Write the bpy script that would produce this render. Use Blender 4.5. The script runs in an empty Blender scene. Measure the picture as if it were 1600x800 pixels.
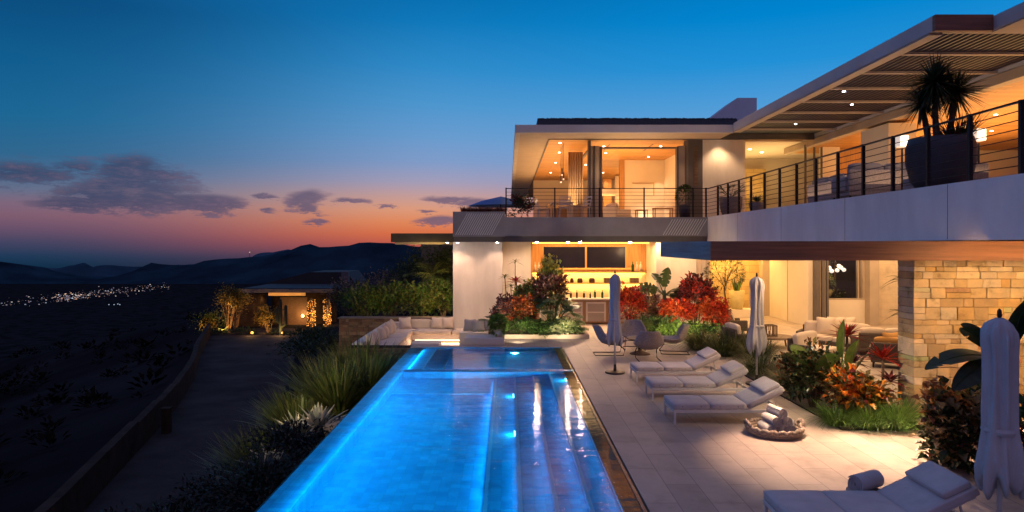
import bpy, math, random
from mathutils import Vector, Matrix, Euler
R = math.radians
random.seed(11)
scene = bpy.context.scene
COL = scene.collection

# ------------------------------------------------------------------ camera
CAMZ, FPX, CX, CY = 3.2, 1067.0, 794.0, 382.0
cam_d = bpy.data.cameras.new("camera")
cam_d.lens = 24.0; cam_d.sensor_width = 36.0
cam_d.shift_x = 0.00375; cam_d.shift_y = -0.01125
cam_d.clip_start = 0.1; cam_d.clip_end = 30000
cam = bpy.data.objects.new("camera", cam_d); COL.objects.link(cam)
cam.location = (0, 0, CAMZ); cam.rotation_euler = (R(90), 0, 0)
scene.camera = cam
scene.render.engine = 'CYCLES'
scene.cycles.use_denoising = True
scene.cycles.max_bounces = 7
scene.cycles.transparent_max_bounces = 12
scene.cycles.sample_clamp_indirect = 6.0
scene.cycles.caustics_reflective = False
scene.cycles.caustics_refractive = True
scene.view_settings.view_transform = 'Standard'
scene.view_settings.look = 'None'
scene.view_settings.exposure = 0.0
scene.view_settings.gamma = 1.0

def lin(c):
    out = []
    for v in c[:3]:
        v = v / 255.0
        out.append(v / 12.92 if v <= 0.04045 else ((v + 0.055) / 1.055) ** 2.4)
    return (*out, 1.0)

def at(px, py, Y):
    """metres of the point the photograph shows at pixel (px, py), once its distance Y is known"""
    return Vector(((px - CX) / FPX * Y, Y, CAMZ + (CY - py) / FPX * Y))

# ------------------------------------------------------------------ sky (dusk, after sunset)
class NT:
    def __init__(s, tree): s.t = tree; s.L = tree.links
    def n(s, kind, **kw):
        nd = s.t.nodes.new(kind)
        for k, v in kw.items(): setattr(nd, k, v)
        return nd
    def put(s, sock, v):
        if hasattr(v, 'links') or isinstance(v, bpy.types.NodeSocket): s.L.new(v, sock)
        else: sock.default_value = v
    def m(s, op, a, b=0.0, c=None, clamp=False):
        nd = s.n('ShaderNodeMath', operation=op, use_clamp=clamp)
        s.put(nd.inputs[0], a); s.put(nd.inputs[1], b)
        if c is not None: s.put(nd.inputs[2], c)
        return nd.outputs[0]
    def step(s, v, a, b):
        nd = s.n('ShaderNodeMapRange', interpolation_type='SMOOTHSTEP')
        s.put(nd.inputs[0], v); nd.inputs[1].default_value = a; nd.inputs[2].default_value = b
        nd.inputs[3].default_value = 0; nd.inputs[4].default_value = 1
        return nd.outputs[0]
    def mix(s, f, a, b, blend='MIX'):
        nd = s.n('ShaderNodeMix', data_type='RGBA', blend_type=blend)
        s.put(nd.inputs[0], f); s.put(nd.inputs[6], a); s.put(nd.inputs[7], b)
        return nd.outputs[2]
    def ramp(s, f, stops, interp='LINEAR'):
        nd = s.n('ShaderNodeValToRGB'); cr = nd.color_ramp; cr.interpolation = interp
        while len(cr.elements) < len(stops): cr.elements.new(0.5)
        for e, (p, c) in zip(cr.elements, stops): e.position = p; e.color = c
        s.put(nd.inputs[0], f)
        return nd.outputs[0]
    def noise(s, vec, scale, detail=4, rough=0.55):
        nd = s.n('ShaderNodeTexNoise'); nd.inputs['Scale'].default_value = scale
        nd.inputs['Detail'].default_value = detail; nd.inputs['Roughness'].default_value = rough
        if vec is not None: s.L.new(vec, nd.inputs['Vector'])
        return nd.outputs[0]

world = bpy.data.worlds.new("World"); scene.world = world; world.use_nodes = True
wt = world.node_tree; wt.nodes.clear(); W = NT(wt)
tc = W.n('ShaderNodeTexCoord'); sep = W.n('ShaderNodeSeparateXYZ'); wt.links.new(tc.outputs['Generated'], sep.inputs[0])
X_, Y_, Z_ = sep.outputs
el = W.m('MULTIPLY', W.m('ARCSINE', Z_), 57.29578)
az = W.m('MULTIPLY', W.m('ARCTAN2', X_, Y_), 57.29578)
pos = W.m('DIVIDE', W.m('ADD', el, 3.0), 50.0, clamp=True)
def stops(lst): return [((e + 3) / 50.0, lin(c)) for e, c in lst]
glow = W.ramp(pos, stops([(-3, (30, 40, 60)), (-1.0, (110, 66, 82)), (0.2, (200, 94, 70)), (0.9, (222, 112, 66)), (1.9, (230, 138, 88)), (2.9, (226, 156, 120)),
    (4.0, (202, 158, 150)), (5.2, (166, 158, 184)), (6.8, (130, 156, 200)), (9.0, (104, 155, 206)), (11.5, (78, 150, 206)), (14.5, (48, 138, 200)), (18, (16, 120, 186)), (21, (4, 104, 170)), (30, (64, 116, 176)), (47, (96, 140, 198))]))
left = W.ramp(pos, stops([(-3, (8, 24, 42)), (-1.5, (12, 46, 72)), (-0.7, (30, 58, 88)), (0.2, (66, 68, 98)), (1.1, (102, 80, 106)), (2.0, (126, 92, 112)), (2.9, (124, 102, 124)), (3.8, (98, 110, 138)),
    (4.8, (76, 106, 140)), (6.2, (46, 102, 142)), (9, (26, 102, 148)), (12.5, (16, 92, 142)), (17, (10, 74, 124)), (24, (30, 96, 156)), (47, (96, 140, 198))]))
right = W.ramp(pos, stops([(-3, (40, 40, 60)), (0.5, (150, 95, 95)), (4, (140, 140, 175)), (8, (110, 162, 214)), (11, (78, 156, 216)), (14, (34, 144, 214)), (17.5, (0, 132, 206)), (22, (0, 112, 186)), (30, (60, 112, 168)), (47, (112, 112, 158))]))
back = W.ramp(pos, stops([(-3, (30, 34, 54)), (2, (104, 88, 122)), (8, (132, 104, 134)), (18, (132, 108, 146)), (32, (114, 112, 158)), (47, (112, 112, 158))]))
wl = W.m('POWER', W.step(az, -41, -4), 1.6); wr = W.step(az, -12, 22)
sky = W.mix(wl, left, glow); sky = W.mix(wr, sky, right)
sky = W.mix(W.step(W.m('ABSOLUTE', az), 55, 110), sky, back)
# clouds: soft ellipses in azimuth / elevation broken up by noise
cmb = W.n('ShaderNodeCombineXYZ'); wt.links.new(az, cmb.inputs[0]); wt.links.new(W.m('MULTIPLY', el, 3.6), cmb.inputs[1])
n1 = W.noise(cmb.outputs[0], 0.46, 10, 0.70); n2 = W.noise(cmb.outputs[0], 0.16, 3, 0.5)
warp = W.m('MULTIPLY', W.m('SUBTRACT', n2, 0.5), 5.0)
azw = W.m('ADD', az, warp); elw = W.m('ADD', el, W.m('MULTIPLY', W.m('SUBTRACT', n1, 0.5), 1.6))
def blob(px, py, rx, ry, gain=1.0):
    a = math.degrees(math.atan((px - CX) / FPX)); ca = math.cos(R(a))
    e = math.degrees(math.atan((CY - py) / FPX * ca)); kx = math.degrees(rx / FPX) * ca * ca; ky = math.degrees(ry / FPX) * ca
    dx = W.m('DIVIDE', W.m('SUBTRACT', azw, a), kx); dy = W.m('DIVIDE', W.m('SUBTRACT', elw, e), ky)
    d = W.m('SQRT', W.m('ADD', W.m('MULTIPLY', dx, dx), W.m('MULTIPLY', dy, dy)))
    return W.m('MULTIPLY', W.m('SUBTRACT', 1.22, d), gain * 1.15)
cl = None
for b in [(205, 304, 125, 30, 1.1), (222, 272, 80, 32, 1), (310, 318, 84, 17, 1), (130, 320, 80, 13, .8), (20, 270, 150, 24, .62), (110, 262, 120, 18, .5), (485, 312, 34, 17, 1), (492, 326, 24, 12, 1), (482, 347, 20, 6, .9),
          (546, 314, 24, 6, .9), (412, 306, 22, 5, .9), (425, 328, 16, 4, .7), (683, 345, 42, 9, 1), (702, 312, 40, 6, .8), (657, 331, 20, 4, .8), (735, 318, 42, 9, .9), (600, 321, 22, 3, .6)]:
    v = blob(*b); cl = v if cl is None else W.m('MAXIMUM', cl, v)
cmask = W.step(W.m('ADD', cl, W.m('MULTIPLY', W.m('SUBTRACT', n1, 0.5), 2.5)), 0.04, 0.72)
ccol = W.mix(W.step(az, -34, -10), lin((54, 66, 98)), lin((98, 88, 116)))
ccol = W.mix(W.m('MULTIPLY', W.step(n1, .42, .72), .36), ccol, lin((150, 116, 132)))
sky = W.mix(W.m('MULTIPLY', cmask, 0.84), sky, ccol)
bg = W.n('ShaderNodeBackground'); wt.links.new(sky, bg.inputs[0]); bg.inputs[1].default_value = 1.0
wo = W.n('ShaderNodeOutputWorld'); wt.links.new(bg.outputs[0], wo.inputs[0])

# ------------------------------------------------------------------ materials
MATS = {}
def base_mat(name):
    m = bpy.data.materials.new(name); m.use_nodes = True
    t = NT(m.node_tree); b = m.node_tree.nodes['Principled BSDF']
    MATS[name] = m
    return m, t, b
def mat(name, col, rough=0.6, metal=0.0, var=0.18, vscale=2.0, bump=0.0, bscale=40.0, spec=0.4, stretch=(1, 1, 1), sheen=0.0, col2=None):
    m, t, b = base_mat(name)
    c = t.n('ShaderNodeTexCoord'); mp = t.n('ShaderNodeMapping'); mp.inputs['Scale'].default_value = stretch
    t.L.new(c.outputs['Object'], mp.inputs[0])
    nz = t.noise(mp.outputs[0], vscale, 6, 0.6)
    c1 = (*[x * (1 - var) for x in col], 1); c2 = (*[min(1, x * (1 + var)) for x in (col2 or col)], 1)
    t.L.new(t.ramp(nz, [(0.3, c1), (0.7, c2)]), b.inputs['Base Color'])
    b.inputs['Roughness'].default_value = rough; b.inputs['Metallic'].default_value = metal
    b.inputs['Specular IOR Level'].default_value = spec
    if sheen: b.inputs['Sheen Weight'].default_value = sheen
    if bump:
        bn = t.n('ShaderNodeBump'); bn.inputs['Strength'].default_value = bump; bn.inputs['Distance'].default_value = 0.02
        t.L.new(t.noise(mp.outputs[0], bscale, 4, 0.6), bn.inputs['Height']); t.L.new(bn.outputs[0], b.inputs['Normal'])
    return m
def leaf_mat(name, trans=0.25, rough=0.45):
    m, t, b = base_mat(name)
    a = t.n('ShaderNodeAttribute'); a.attribute_name = 'Col'
    c = t.n('ShaderNodeTexCoord'); nz = t.noise(c.outputs['Object'], 14, 3)
    v = t.ramp(nz, [(0.3, (0.7, 0.7, 0.7, 1)), (0.7, (1.2, 1.2, 1.2, 1))])
    t.L.new(t.mix(1.0, a.outputs['Color'], v, 'MULTIPLY'), b.inputs['Base Color'])
    b.inputs['Roughness'].default_value = rough; b.inputs['Specular IOR Level'].default_value = 0.35
    tr = t.n('ShaderNodeBsdfTranslucent'); t.L.new(a.outputs['Color'], tr.inputs[0])
    mx = t.n('ShaderNodeMixShader'); mx.inputs[0].default_value = trans
    t.L.new(b.outputs[0], mx.inputs[1]); t.L.new(tr.outputs[0], mx.inputs[2])
    t.L.new(mx.outputs[0], m.node_tree.nodes['Material Output'].inputs[0])
    return m
def attr_mat(name, rough=0.8, bump=0.5, bscale=9.0, vscale=5.0):
    m, t, b = base_mat(name)
    a = t.n('ShaderNodeAttribute'); a.attribute_name = 'Col'
    c = t.n('ShaderNodeTexCoord'); nz = t.noise(c.outputs['Object'], vscale, 7, 0.65)
    v = t.ramp(nz, [(0.28, (0.42, 0.38, 0.33, 1)), (0.45, (.92, .92, .92, 1)), (0.58, (1.05, 1.0, .95, 1)), (0.75, (1.35, 1.25, 1.1, 1))])
    t.L.new(t.mix(1.0, a.outputs['Color'], v, 'MULTIPLY'), b.inputs['Base Color'])
    b.inputs['Roughness'].default_value = rough; b.inputs['Specular IOR Level'].default_value = 0.25
    bn = t.n('ShaderNodeBump'); bn.inputs['Strength'].default_value = bump; bn.inputs['Distance'].default_value = 0.03
    t.L.new(t.noise(c.outputs['Object'], bscale, 6, 0.65), bn.inputs['Height']); t.L.new(bn.outputs[0], b.inputs['Normal'])
    return m
def tile_mat(name, c1, c2, joint, bw, rh, mortar, rough, axis='xy', bump=0.25, offset=0.5, spec=0.4):
    m, t, b = base_mat(name)
    c = t.n('ShaderNodeTexCoord'); mp = t.n('ShaderNodeMapping'); t.L.new(c.outputs['Object'], mp.inputs[0])
    if axis == 'xz': mp.inputs['Rotation'].default_value = (R(-90), 0, 0)
    if axis == 'yx': mp.inputs['Rotation'].default_value = (0, 0, R(90))
    if axis == 'yz':
        sp = t.n('ShaderNodeSeparateXYZ'); cb = t.n('ShaderNodeCombineXYZ'); t.L.new(c.outputs['Object'], sp.inputs[0])
        t.L.new(sp.outputs[1], cb.inputs[0]); t.L.new(sp.outputs[2], cb.inputs[1]); vec = cb.outputs[0]
    else: vec = mp.outputs[0]
    br = t.n('ShaderNodeTexBrick'); br.offset = offset
    t.L.new(vec, br.inputs['Vector'])
    br.inputs['Color1'].default_value = (*c1, 1); br.inputs['Color2'].default_value = (*c2, 1); br.inputs['Mortar'].default_value = (*joint, 1)
    br.inputs['Scale'].default_value = 1; br.inputs['Mortar Size'].default_value = mortar; br.inputs['Mortar Smooth'].default_value = 0.2
    br.inputs['Brick Width'].default_value = bw; br.inputs['Row Height'].default_value = rh
    nz = t.noise(vec, 2.2, 7, 0.65)
    v = t.ramp(nz, [(0.27, (0.70, 0.68, 0.66, 1)), (0.48, (0.98, .98, .98, 1)), (0.72, (1.16, 1.15, 1.14, 1))])
    t.L.new(t.mix(1.0, br.outputs['Color'], v, 'MULTIPLY'), b.inputs['Base Color'])
    t.L.new(t.m('ADD', t.m('MULTIPLY', nz, 0.25), rough - 0.12), b.inputs['Roughness'])
    b.inputs['Specular IOR Level'].default_value = spec
    bn = t.n('ShaderNodeBump'); bn.inputs['Strength'].default_value = bump; bn.inputs['Distance'].default_value = 0.01
    t.L.new(t.m('SUBTRACT', t.m('MULTIPLY', nz, 0.4), br.outputs['Fac']), bn.inputs['Height']); t.L.new(bn.outputs[0], b.inputs['Normal'])
    return m
def emit_mat(name, col, strength):
    m, t, b = base_mat(name)
    b.inputs['Base Color'].default_value = (*col, 1)
    b.inputs['Emission Color'].default_value = (*col, 1); b.inputs['Emission Strength'].default_value = strength
    return m
def glass_mat(name, tint=(0.95, 0.97, 1.0), rough=0.0):
    m, t, b = base_mat(name)
    m.node_tree.nodes.remove(b)
    fr = t.n('ShaderNodeFresnel'); fr.inputs[0].default_value = 1.45
    tr = t.n('ShaderNodeBsdfTransparent'); tr.inputs[0].default_value = (*tint, 1)
    gl = t.n('ShaderNodeBsdfGlossy'); gl.inputs['Roughness'].default_value = rough
    mx = t.n('ShaderNodeMixShader'); t.L.new(fr.outputs[0], mx.inputs[0]); t.L.new(tr.outputs[0], mx.inputs[1]); t.L.new(gl.outputs[0], mx.inputs[2])
    t.L.new(mx.outputs[0], m.node_tree.nodes['Material Output'].inputs[0])
    return m
def water_mat():
    m, t, b = base_mat('pool_water')
    m.node_tree.nodes.remove(b)
    c = t.n('ShaderNodeTexCoord')
    mp = t.n('ShaderNodeMapping'); t.L.new(c.outputs['Object'], mp.inputs[0]); mp.inputs['Scale'].default_value = (0.55, 1.9, 1)
    mp2 = t.n('ShaderNodeMapping'); t.L.new(c.outputs['Object'], mp2.inputs[0]); mp2.inputs['Scale'].default_value = (1.6, 3.2, 1)
    h = t.m('ADD', t.m('MULTIPLY', t.noise(mp.outputs[0], 1.3, 3, 0.5), 1.0), t.m('MULTIPLY', t.noise(mp2.outputs[0], 4.0, 3, 0.5), 0.25))
    bn = t.n('ShaderNodeBump'); bn.inputs['Strength'].default_value = 0.30; bn.inputs['Distance'].default_value = 0.045
    t.L.new(h, bn.inputs['Height'])
    fr = t.n('ShaderNodeFresnel'); fr.inputs[0].default_value = 1.33; t.L.new(bn.outputs[0], fr.inputs[1])
    tr = t.n('ShaderNodeBsdfRefraction'); tr.inputs['Color'].default_value = (0.62, 0.93, 1.0, 1); tr.inputs['IOR'].default_value = 1.33; tr.inputs['Roughness'].default_value = 0.0
    t.L.new(bn.outputs[0], tr.inputs['Normal'])
    gl = t.n('ShaderNodeBsdfGlossy'); gl.inputs['Roughness'].default_value = 0.03; t.L.new(bn.outputs[0], gl.inputs['Normal'])
    mx = t.n('ShaderNodeMixShader'); t.L.new(fr.outputs[0], mx.inputs[0]); t.L.new(tr.outputs[0], mx.inputs[1]); t.L.new(gl.outputs[0], mx.inputs[2])
    t.L.new(mx.outputs[0], m.node_tree.nodes['Material Output'].inputs[0])
    return m

stucco = mat('stucco', (0.64, 0.58, 0.51), 0.85, var=0.13, vscale=1.6, stretch=(1, 1, .3), bump=0.15, bscale=60)
stucco_grey = mat('grey_stucco', (0.46, 0.45, 0.46), 0.85, var=0.1, vscale=0.8, bump=0.15, bscale=50)
plaster = mat('plaster', (0.70, 0.62, 0.52), 0.8, var=0.05, vscale=1.0)
beige = mat('beige_trim', (0.42, 0.34, 0.27), 0.7, var=0.1, vscale=1.5)
dark_trim = mat('dark_trim', (0.10, 0.085, 0.085), 0.6, var=0.12)
fascia_wood = mat('brown_fascia_wood', (0.20, 0.085, 0.05), 0.55, var=0.35, vscale=3, stretch=(0.3, 1, 9), bump=0.2, bscale=12)
wood_ceil = tile_mat('wood_ceiling', (0.42, 0.20, 0.055), (0.54, 0.28, 0.09), (0.13, 0.06, 0.02), 2.6, 0.16, 0.010, 0.5, 'xy')
wood = mat('warm_wood', (0.44, 0.24, 0.10), 0.5, var=0.25, vscale=2.5, stretch=(6, 6, 0.5))
wood_dark = mat('dark_wood', (0.13, 0.075, 0.045), 0.5, var=0.3, vscale=3, stretch=(1, 5, 5))
metal = mat('bronze_metal', (0.022, 0.02, 0.022), 0.4, 0.6, var=0.1)
white_metal = mat('white_metal', (0.62, 0.61, 0.6), 0.4, 0.1, var=0.05)
fascia_grey = mat('dark_grey_fascia', (0.20, 0.18, 0.20), 0.75, var=0.14, vscale=1.5, bump=0.15, bscale=40)
slat = mat('slat_bronze', (0.055, 0.034, 0.025), 0.5, var=0.2, vscale=3)
roof_top = mat('roof_gravel', (0.07, 0.09, 0.11), 0.9, var=0.4, vscale=20, bump=0.6, bscale=40)
deck_m = tile_mat('limestone_paving', (0.35, 0.285, 0.24), (0.46, 0.38, 0.315), (0.19, 0.15, 0.125), 1.3, 0.42, 0.005, 0.5, 'yx')
stone_m = attr_mat('ashlar_stone', 0.85, 0.7, 7, 4)
rubble_m = attr_mat('rubble_stone', 0.9, 0.8, 6, 6)
mortar = mat('mortar', (0.22, 0.165, 0.11), 0.95, var=0.15)
goldstone = tile_mat('gold_stone_cladding', (0.50, 0.36, 0.16), (0.42, 0.29, 0.12), (0.25, 0.17, 0.08), 0.7, 0.32, 0.008, 0.75, 'xz', 0.6)
pool_tile = tile_mat('blue_glass_mosaic', (0.008, 0.29, 0.58), (0.02, 0.42, 0.72), (0.015, 0.29, 0.50), 0.15, 0.15, 0.004, 0.4, 'xy', 0.1, 0.0)
pool_edge = mat('pool_edge_stone', (0.20, 0.13, 0.085), 0.25, var=0.4, vscale=6)
pool_step = mat('pool_step_edge', (0.20, 0.50, 0.72), 0.4, var=0.1)
black = mat('black_gap', (0.006, 0.006, 0.008), 0.6)
parapet_m = mat('parapet_render', (0.74, 0.73, 0.72), 0.85, var=0.12, vscale=1.1, bump=0.15, bscale=60, stretch=(1, 1, .35))
chimney_m = mat('sky_tinted_chimney_render', (0.50, 0.58, 0.66), 0.8, var=0.06)  # blue of the sky light is put into the chimney colour
side_roof_m = mat('side_roof_board', (0.055, 0.045, 0.032), 0.7, var=0.2)
fabric = mat('white_outdoor_fabric', (0.47, 0.435, 0.44), 0.95, var=0.12, vscale=4, bump=0.4, bscale=14, sheen=0.2)
fabric_beige = mat('beige_fabric', (0.62, 0.52, 0.42), 0.95, var=0.08, vscale=3, bump=0.12, bscale=140)
fabric_grey = mat('grey_fabric', (0.24, 0.23, 0.25), 0.95, var=0.1, vscale=3, bump=0.12, bscale=140)
fabric_orange = mat('ochre_fabric', (0.50, 0.26, 0.08), 0.95, var=0.1)
canvas = mat('parasol_canvas', (0.43, 0.43, 0.45), 0.9, var=0.07, vscale=4, bump=0.1, bscale=120)
canvas_blue = mat('blue_canvas', (0.05, 0.16, 0.42), 0.9, var=0.08)
wicker = mat('woven_rope', (0.30, 0.26, 0.26), 0.8, var=0.3, vscale=30, bump=0.5, bscale=70)
wicker_dark = mat('dark_woven_rope', (0.085, 0.065, 0.055), 0.75, var=0.35, vscale=30, bump=0.6, bscale=60)
basket_m = mat('basket_rope', (0.34, 0.27, 0.21), 0.85, var=0.35, vscale=25, bump=0.6, bscale=45)
terry = mat('terry_towel', (0.55, 0.50, 0.45), 1.0, var=0.1, vscale=20, bump=0.5, bscale=120)
pot_dark = mat('dark_pot', (0.05, 0.045, 0.055), 0.6, var=0.15, vscale=4)
pot_grey = mat('grey_pot', (0.22, 0.19, 0.17), 0.7, var=0.15, vscale=4)
pot_gold = mat('gold_pot', (0.55, 0.46, 0.22), 0.6, var=0.12, vscale=4)
pot_brown = mat('brown_pot', (0.14, 0.09, 0.055), 0.7, var=0.3, vscale=6)
soil = mat('garden_soil', (0.035, 0.026, 0.02), 0.95, var=0.4, vscale=5, bump=0.6, bscale=15)
bark = mat('bark', (0.11, 0.075, 0.05), 0.9, var=0.35, vscale=10, bump=0.6, bscale=20)
stem_green = mat('green_stem', (0.10, 0.14, 0.05), 0.6, var=0.2)
leaf = leaf_mat('leaf')
scrub_m = attr_mat('scrub_leaf', 1.0, 0.1, 9, 5); scrub_m.node_tree.nodes['Principled BSDF'].inputs['Specular IOR Level'].default_value = 0.0
leaf_waxy = leaf_mat('waxy_leaf', 0.15, 0.3)
screen_m = mat('dark_screen_glass', (0.012, 0.012, 0.03), 0.12, var=0.1)
glass = glass_mat('window_glass')
bottle_g = mat('brown_bottle_glass', (0.05, 0.02, 0.008), 0.15, var=0.1)
bottle_w = mat('white_ceramic', (0.6, 0.55, 0.48), 0.3, var=0.05)
bottle_gr = mat('green_bottle_glass', (0.02, 0.06, 0.02), 0.15, var=0.1)
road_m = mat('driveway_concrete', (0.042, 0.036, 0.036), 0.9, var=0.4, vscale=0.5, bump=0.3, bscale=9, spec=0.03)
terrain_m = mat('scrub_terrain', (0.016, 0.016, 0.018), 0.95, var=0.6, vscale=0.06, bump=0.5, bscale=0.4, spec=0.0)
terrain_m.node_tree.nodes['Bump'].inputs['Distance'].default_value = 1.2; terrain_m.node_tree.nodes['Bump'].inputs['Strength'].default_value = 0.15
hill_m = mat('hazy_hill_scrub', (0.016, 0.034, 0.050), 0.95, var=0.5, vscale=0.006, spec=0.0)  # hill colours carry blue distance haze, stronger on each farther range
mid_hill_m = mat('hazy_middle_hill_scrub', (0.026, 0.052, 0.076), 0.95, var=0.4, vscale=0.004, spec=0.0)
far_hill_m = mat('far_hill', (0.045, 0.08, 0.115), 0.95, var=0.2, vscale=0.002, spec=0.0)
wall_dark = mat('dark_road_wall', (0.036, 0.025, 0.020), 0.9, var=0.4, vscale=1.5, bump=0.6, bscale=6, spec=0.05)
boulder_m = mat('pale_boulder', (0.20, 0.17, 0.14), 0.9, var=0.25, vscale=3, bump=0.5, bscale=8)
kerb_m = mat('bed_kerb', (0.36, 0.29, 0.23), 0.8, var=0.12)
led_yellow = emit_mat('warm_led_strip', (1.0, 0.52, 0.08), 7.0)
lamp_white = emit_mat('lamp_lens', (1.0, 0.80, 0.60), 18.0)
lamp_bright = emit_mat('soffit_lamp_lens', (1.0, 0.82, 0.72), 120.0)
lamp_cool = emit_mat('cool_lamp_lens', (0.95, 0.85, 1.0), 20.0)
shade_white = emit_mat('lit_lampshade', (1.0, 0.84, 0.70), 0.5)
globe_m = emit_mat('glass_globe_lit', (1.0, 0.86, 0.70), 1.0)
pool_lamp = emit_mat('pool_lamp_lens', (0.35, 0.85, 1.0), 6.0)
town_m, _t, _b = base_mat('town_windows'); _a = _t.n('ShaderNodeAttribute'); _a.attribute_name = 'Col'; _t.L.new(_a.outputs['Color'], _b.inputs['Emission Color']); _b.inputs['Emission Strength'].default_value = 1.0
town_lamp = emit_mat('town_lights', (1.0, 0.72, 0.42), 1.0)
town_lamp_w = emit_mat('town_lights_white', (0.72, 0.84, 1.0), 0.9)
fairy = emit_mat('fairy_lights', (1.0, 0.50, 0.10), 0.55)
water = water_mat()
# ------------------------------------------------------------------ mesh helpers
OFF = {}
def rot_from(d, up=Vector((0, 0, 1))):
    return Vector(d).to_track_quat('Z', 'Y')
class MB:
    def __init__(s): s.v = []; s.f = []; s.c = []; s.col = (1, 1, 1)
    def add(s, vs, fs, col=None):
        k = len(s.v); s.v.extend(tuple(p) for p in vs)
        c = col or s.col
        for f in fs: s.f.append(tuple(i + k for i in f)); s.c.append(c)
        return s
    def box(s, x0, x1, y0, y1, z0, z1, col=None):
        return s.add([(x0, y0, z0), (x1, y0, z0), (x1, y1, z0), (x0, y1, z0), (x0, y0, z1), (x1, y0, z1), (x1, y1, z1), (x0, y1, z1)],
                     [(0, 3, 2, 1), (4, 5, 6, 7), (0, 1, 5, 4), (1, 2, 6, 5), (2, 3, 7, 6), (3, 0, 4, 7)], col)
    def prism(s, poly, a0, a1, axis='y', col=None):
        """poly of 2-d points extruded along axis; for y: (x, z), for x: (y, z), for z: (x, y)"""
        n = len(poly)
        def mk(p, a):
            return (p[0], a, p[1]) if axis == 'y' else (a, p[0], p[1]) if axis == 'x' else (p[0], p[1], a)
        vs = [mk(p, a0) for p in poly] + [mk(p, a1) for p in poly]
        fs = [tuple(range(n))[::-1], tuple(range(n, 2 * n))] + [(i, (i + 1) % n, n + (i + 1) % n, n + i) for i in range(n)]
        return s.add(vs, fs, col)
    def bar(s, p, q, w, h=None, col=None):
        p, q = Vector(p), Vector(q); h = h or w; d = (q - p).normalized()
        a = d.cross(Vector((0, 0, 1)))
        if a.length < 1e-3: a = Vector((1, 0, 0))
        a.normalize(); b = a.cross(d).normalized(); vs = []
        for c in (p, q):
            for i, j in ((-1, -1), (1, -1), (1, 1), (-1, 1)): vs.append(c + a * w / 2 * i + b * h / 2 * j)
        return s.add(vs, [(0, 3, 2, 1), (4, 5, 6, 7), (0, 1, 5, 4), (1, 2, 6, 5), (2, 3, 7, 6), (3, 0, 4, 7)], col)
    def tube(s, path, r, n=8, col=None):
        path = [Vector(p) for p in path]; m = len(path); vs = []; ref = Vector((0.13, 0.21, 0.97)).normalized()
        for i, p in enumerate(path):
            d = (path[min(i + 1, m - 1)] - path[max(i - 1, 0)]).normalized()
            a = d.cross(ref)
            if a.length < 0.05: a = d.cross(Vector((1, 0, 0)))
            a.normalize(); b = d.cross(a); rr = r[i] if isinstance(r, (list, tuple)) else r
            for k in range(n):
                t = 2 * math.pi * k / n; vs.append(p + a * math.cos(t) * rr + b * math.sin(t) * rr)
        fs = [(i * n + k, i * n + (k + 1) % n, (i + 1) * n + (k + 1) % n, (i + 1) * n + k) for i in range(m - 1) for k in range(n)]
        fs += [tuple(range(n))[::-1], tuple(range((m - 1) * n, m * n))]
        return s.add(vs, fs, col)
    def lathe(s, prof, n=24, c=(0, 0, 0), col=None, cap=True, fold=None):
        vs = []
        for (r, z) in prof:
            for k in range(n):
                t = 2 * math.pi * k / n; rr = r * (fold(t, z) if fold else 1)
                vs.append((c[0] + rr * math.cos(t), c[1] + rr * math.sin(t), c[2] + z))
        m = len(prof)
        fs = [(i * n + k, i * n + (k + 1) % n, (i + 1) * n + (k + 1) % n, (i + 1) * n + k) for i in range(m - 1) for k in range(n)]
        if cap: fs += [tuple(range(n))[::-1], tuple(range((m - 1) * n, m * n))]
        return s.add(vs, fs, col)
    def ball(s, c, r, n=12, m=8, col=None, sq=(1, 1, 1), rough=0.0):
        vs = [(c[0], c[1], c[2] - r * sq[2])]
        for i in range(1, m):
            a = math.pi * i / m
            for k in range(n):
                t = 2 * math.pi * k / n; q = 1 + random.uniform(-rough, rough)
                vs.append((c[0] + q * r * sq[0] * math.sin(a) * math.cos(t), c[1] + q * r * sq[1] * math.sin(a) * math.sin(t), c[2] - q * r * sq[2] * math.cos(a)))
        vs.append((c[0], c[1], c[2] + r * sq[2])); L = len(vs) - 1
        fs = [(0, 1 + (k + 1) % n, 1 + k) for k in range(n)]
        fs += [(1 + i * n + k, 1 + i * n + (k + 1) % n, 1 + (i + 1) * n + (k + 1) % n, 1 + (i + 1) * n + k) for i in range(m - 2) for k in range(n)]
        fs += [(L, 1 + (m - 2) * n + k, 1 + (m - 2) * n + (k + 1) % n) for k in range(n)]
        return s.add(vs, fs, col)
    def cushion(s, sx, sy, sz, c=(0, 0, 0), rot=None, r=0.05, puff=0.03, n=7, pinch=0.0, col=None):
        """a soft rounded block with its centre at c; pinch draws the corners in like a throw pillow"""
        vs = {}; out = []; fs = []
        h = (sx / 2, sy / 2, sz / 2); rr = min(r, *h)
        M_ = rot.to_matrix() if rot else None
        def pt(i, j, k):
            key = (i, j, k)
            if key not in vs:
                u = [2 * q / n - 1 for q in key]; u = [math.copysign(abs(q) ** 0.75, q) for q in u]
                p = Vector([u[a] * h[a] for a in range(3)])
                q = Vector([max(-h[a] + rr, min(h[a] - rr, p[a])) for a in range(3)])
                d = p - q
                if d.length > 1e-6: p = q + d.normalized() * rr
                f = (1 - u[0] ** 2) * (1 - u[1] ** 2); p.z += puff * f * (1 if u[2] > 0 else -1) * abs(u[2])
                if pinch:
                    e = 1 - pinch * (1 - abs(u[0] * u[1])) * max(abs(u[0]), abs(u[1])) ** 4; p.x *= e; p.y *= e
                    p.z *= 1 - 0.6 * max(abs(u[0]), abs(u[1])) ** 3
                if M_: p = M_ @ p
                vs[key] = len(out); out.append(p + Vector(c))
            return vs[key]
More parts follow.
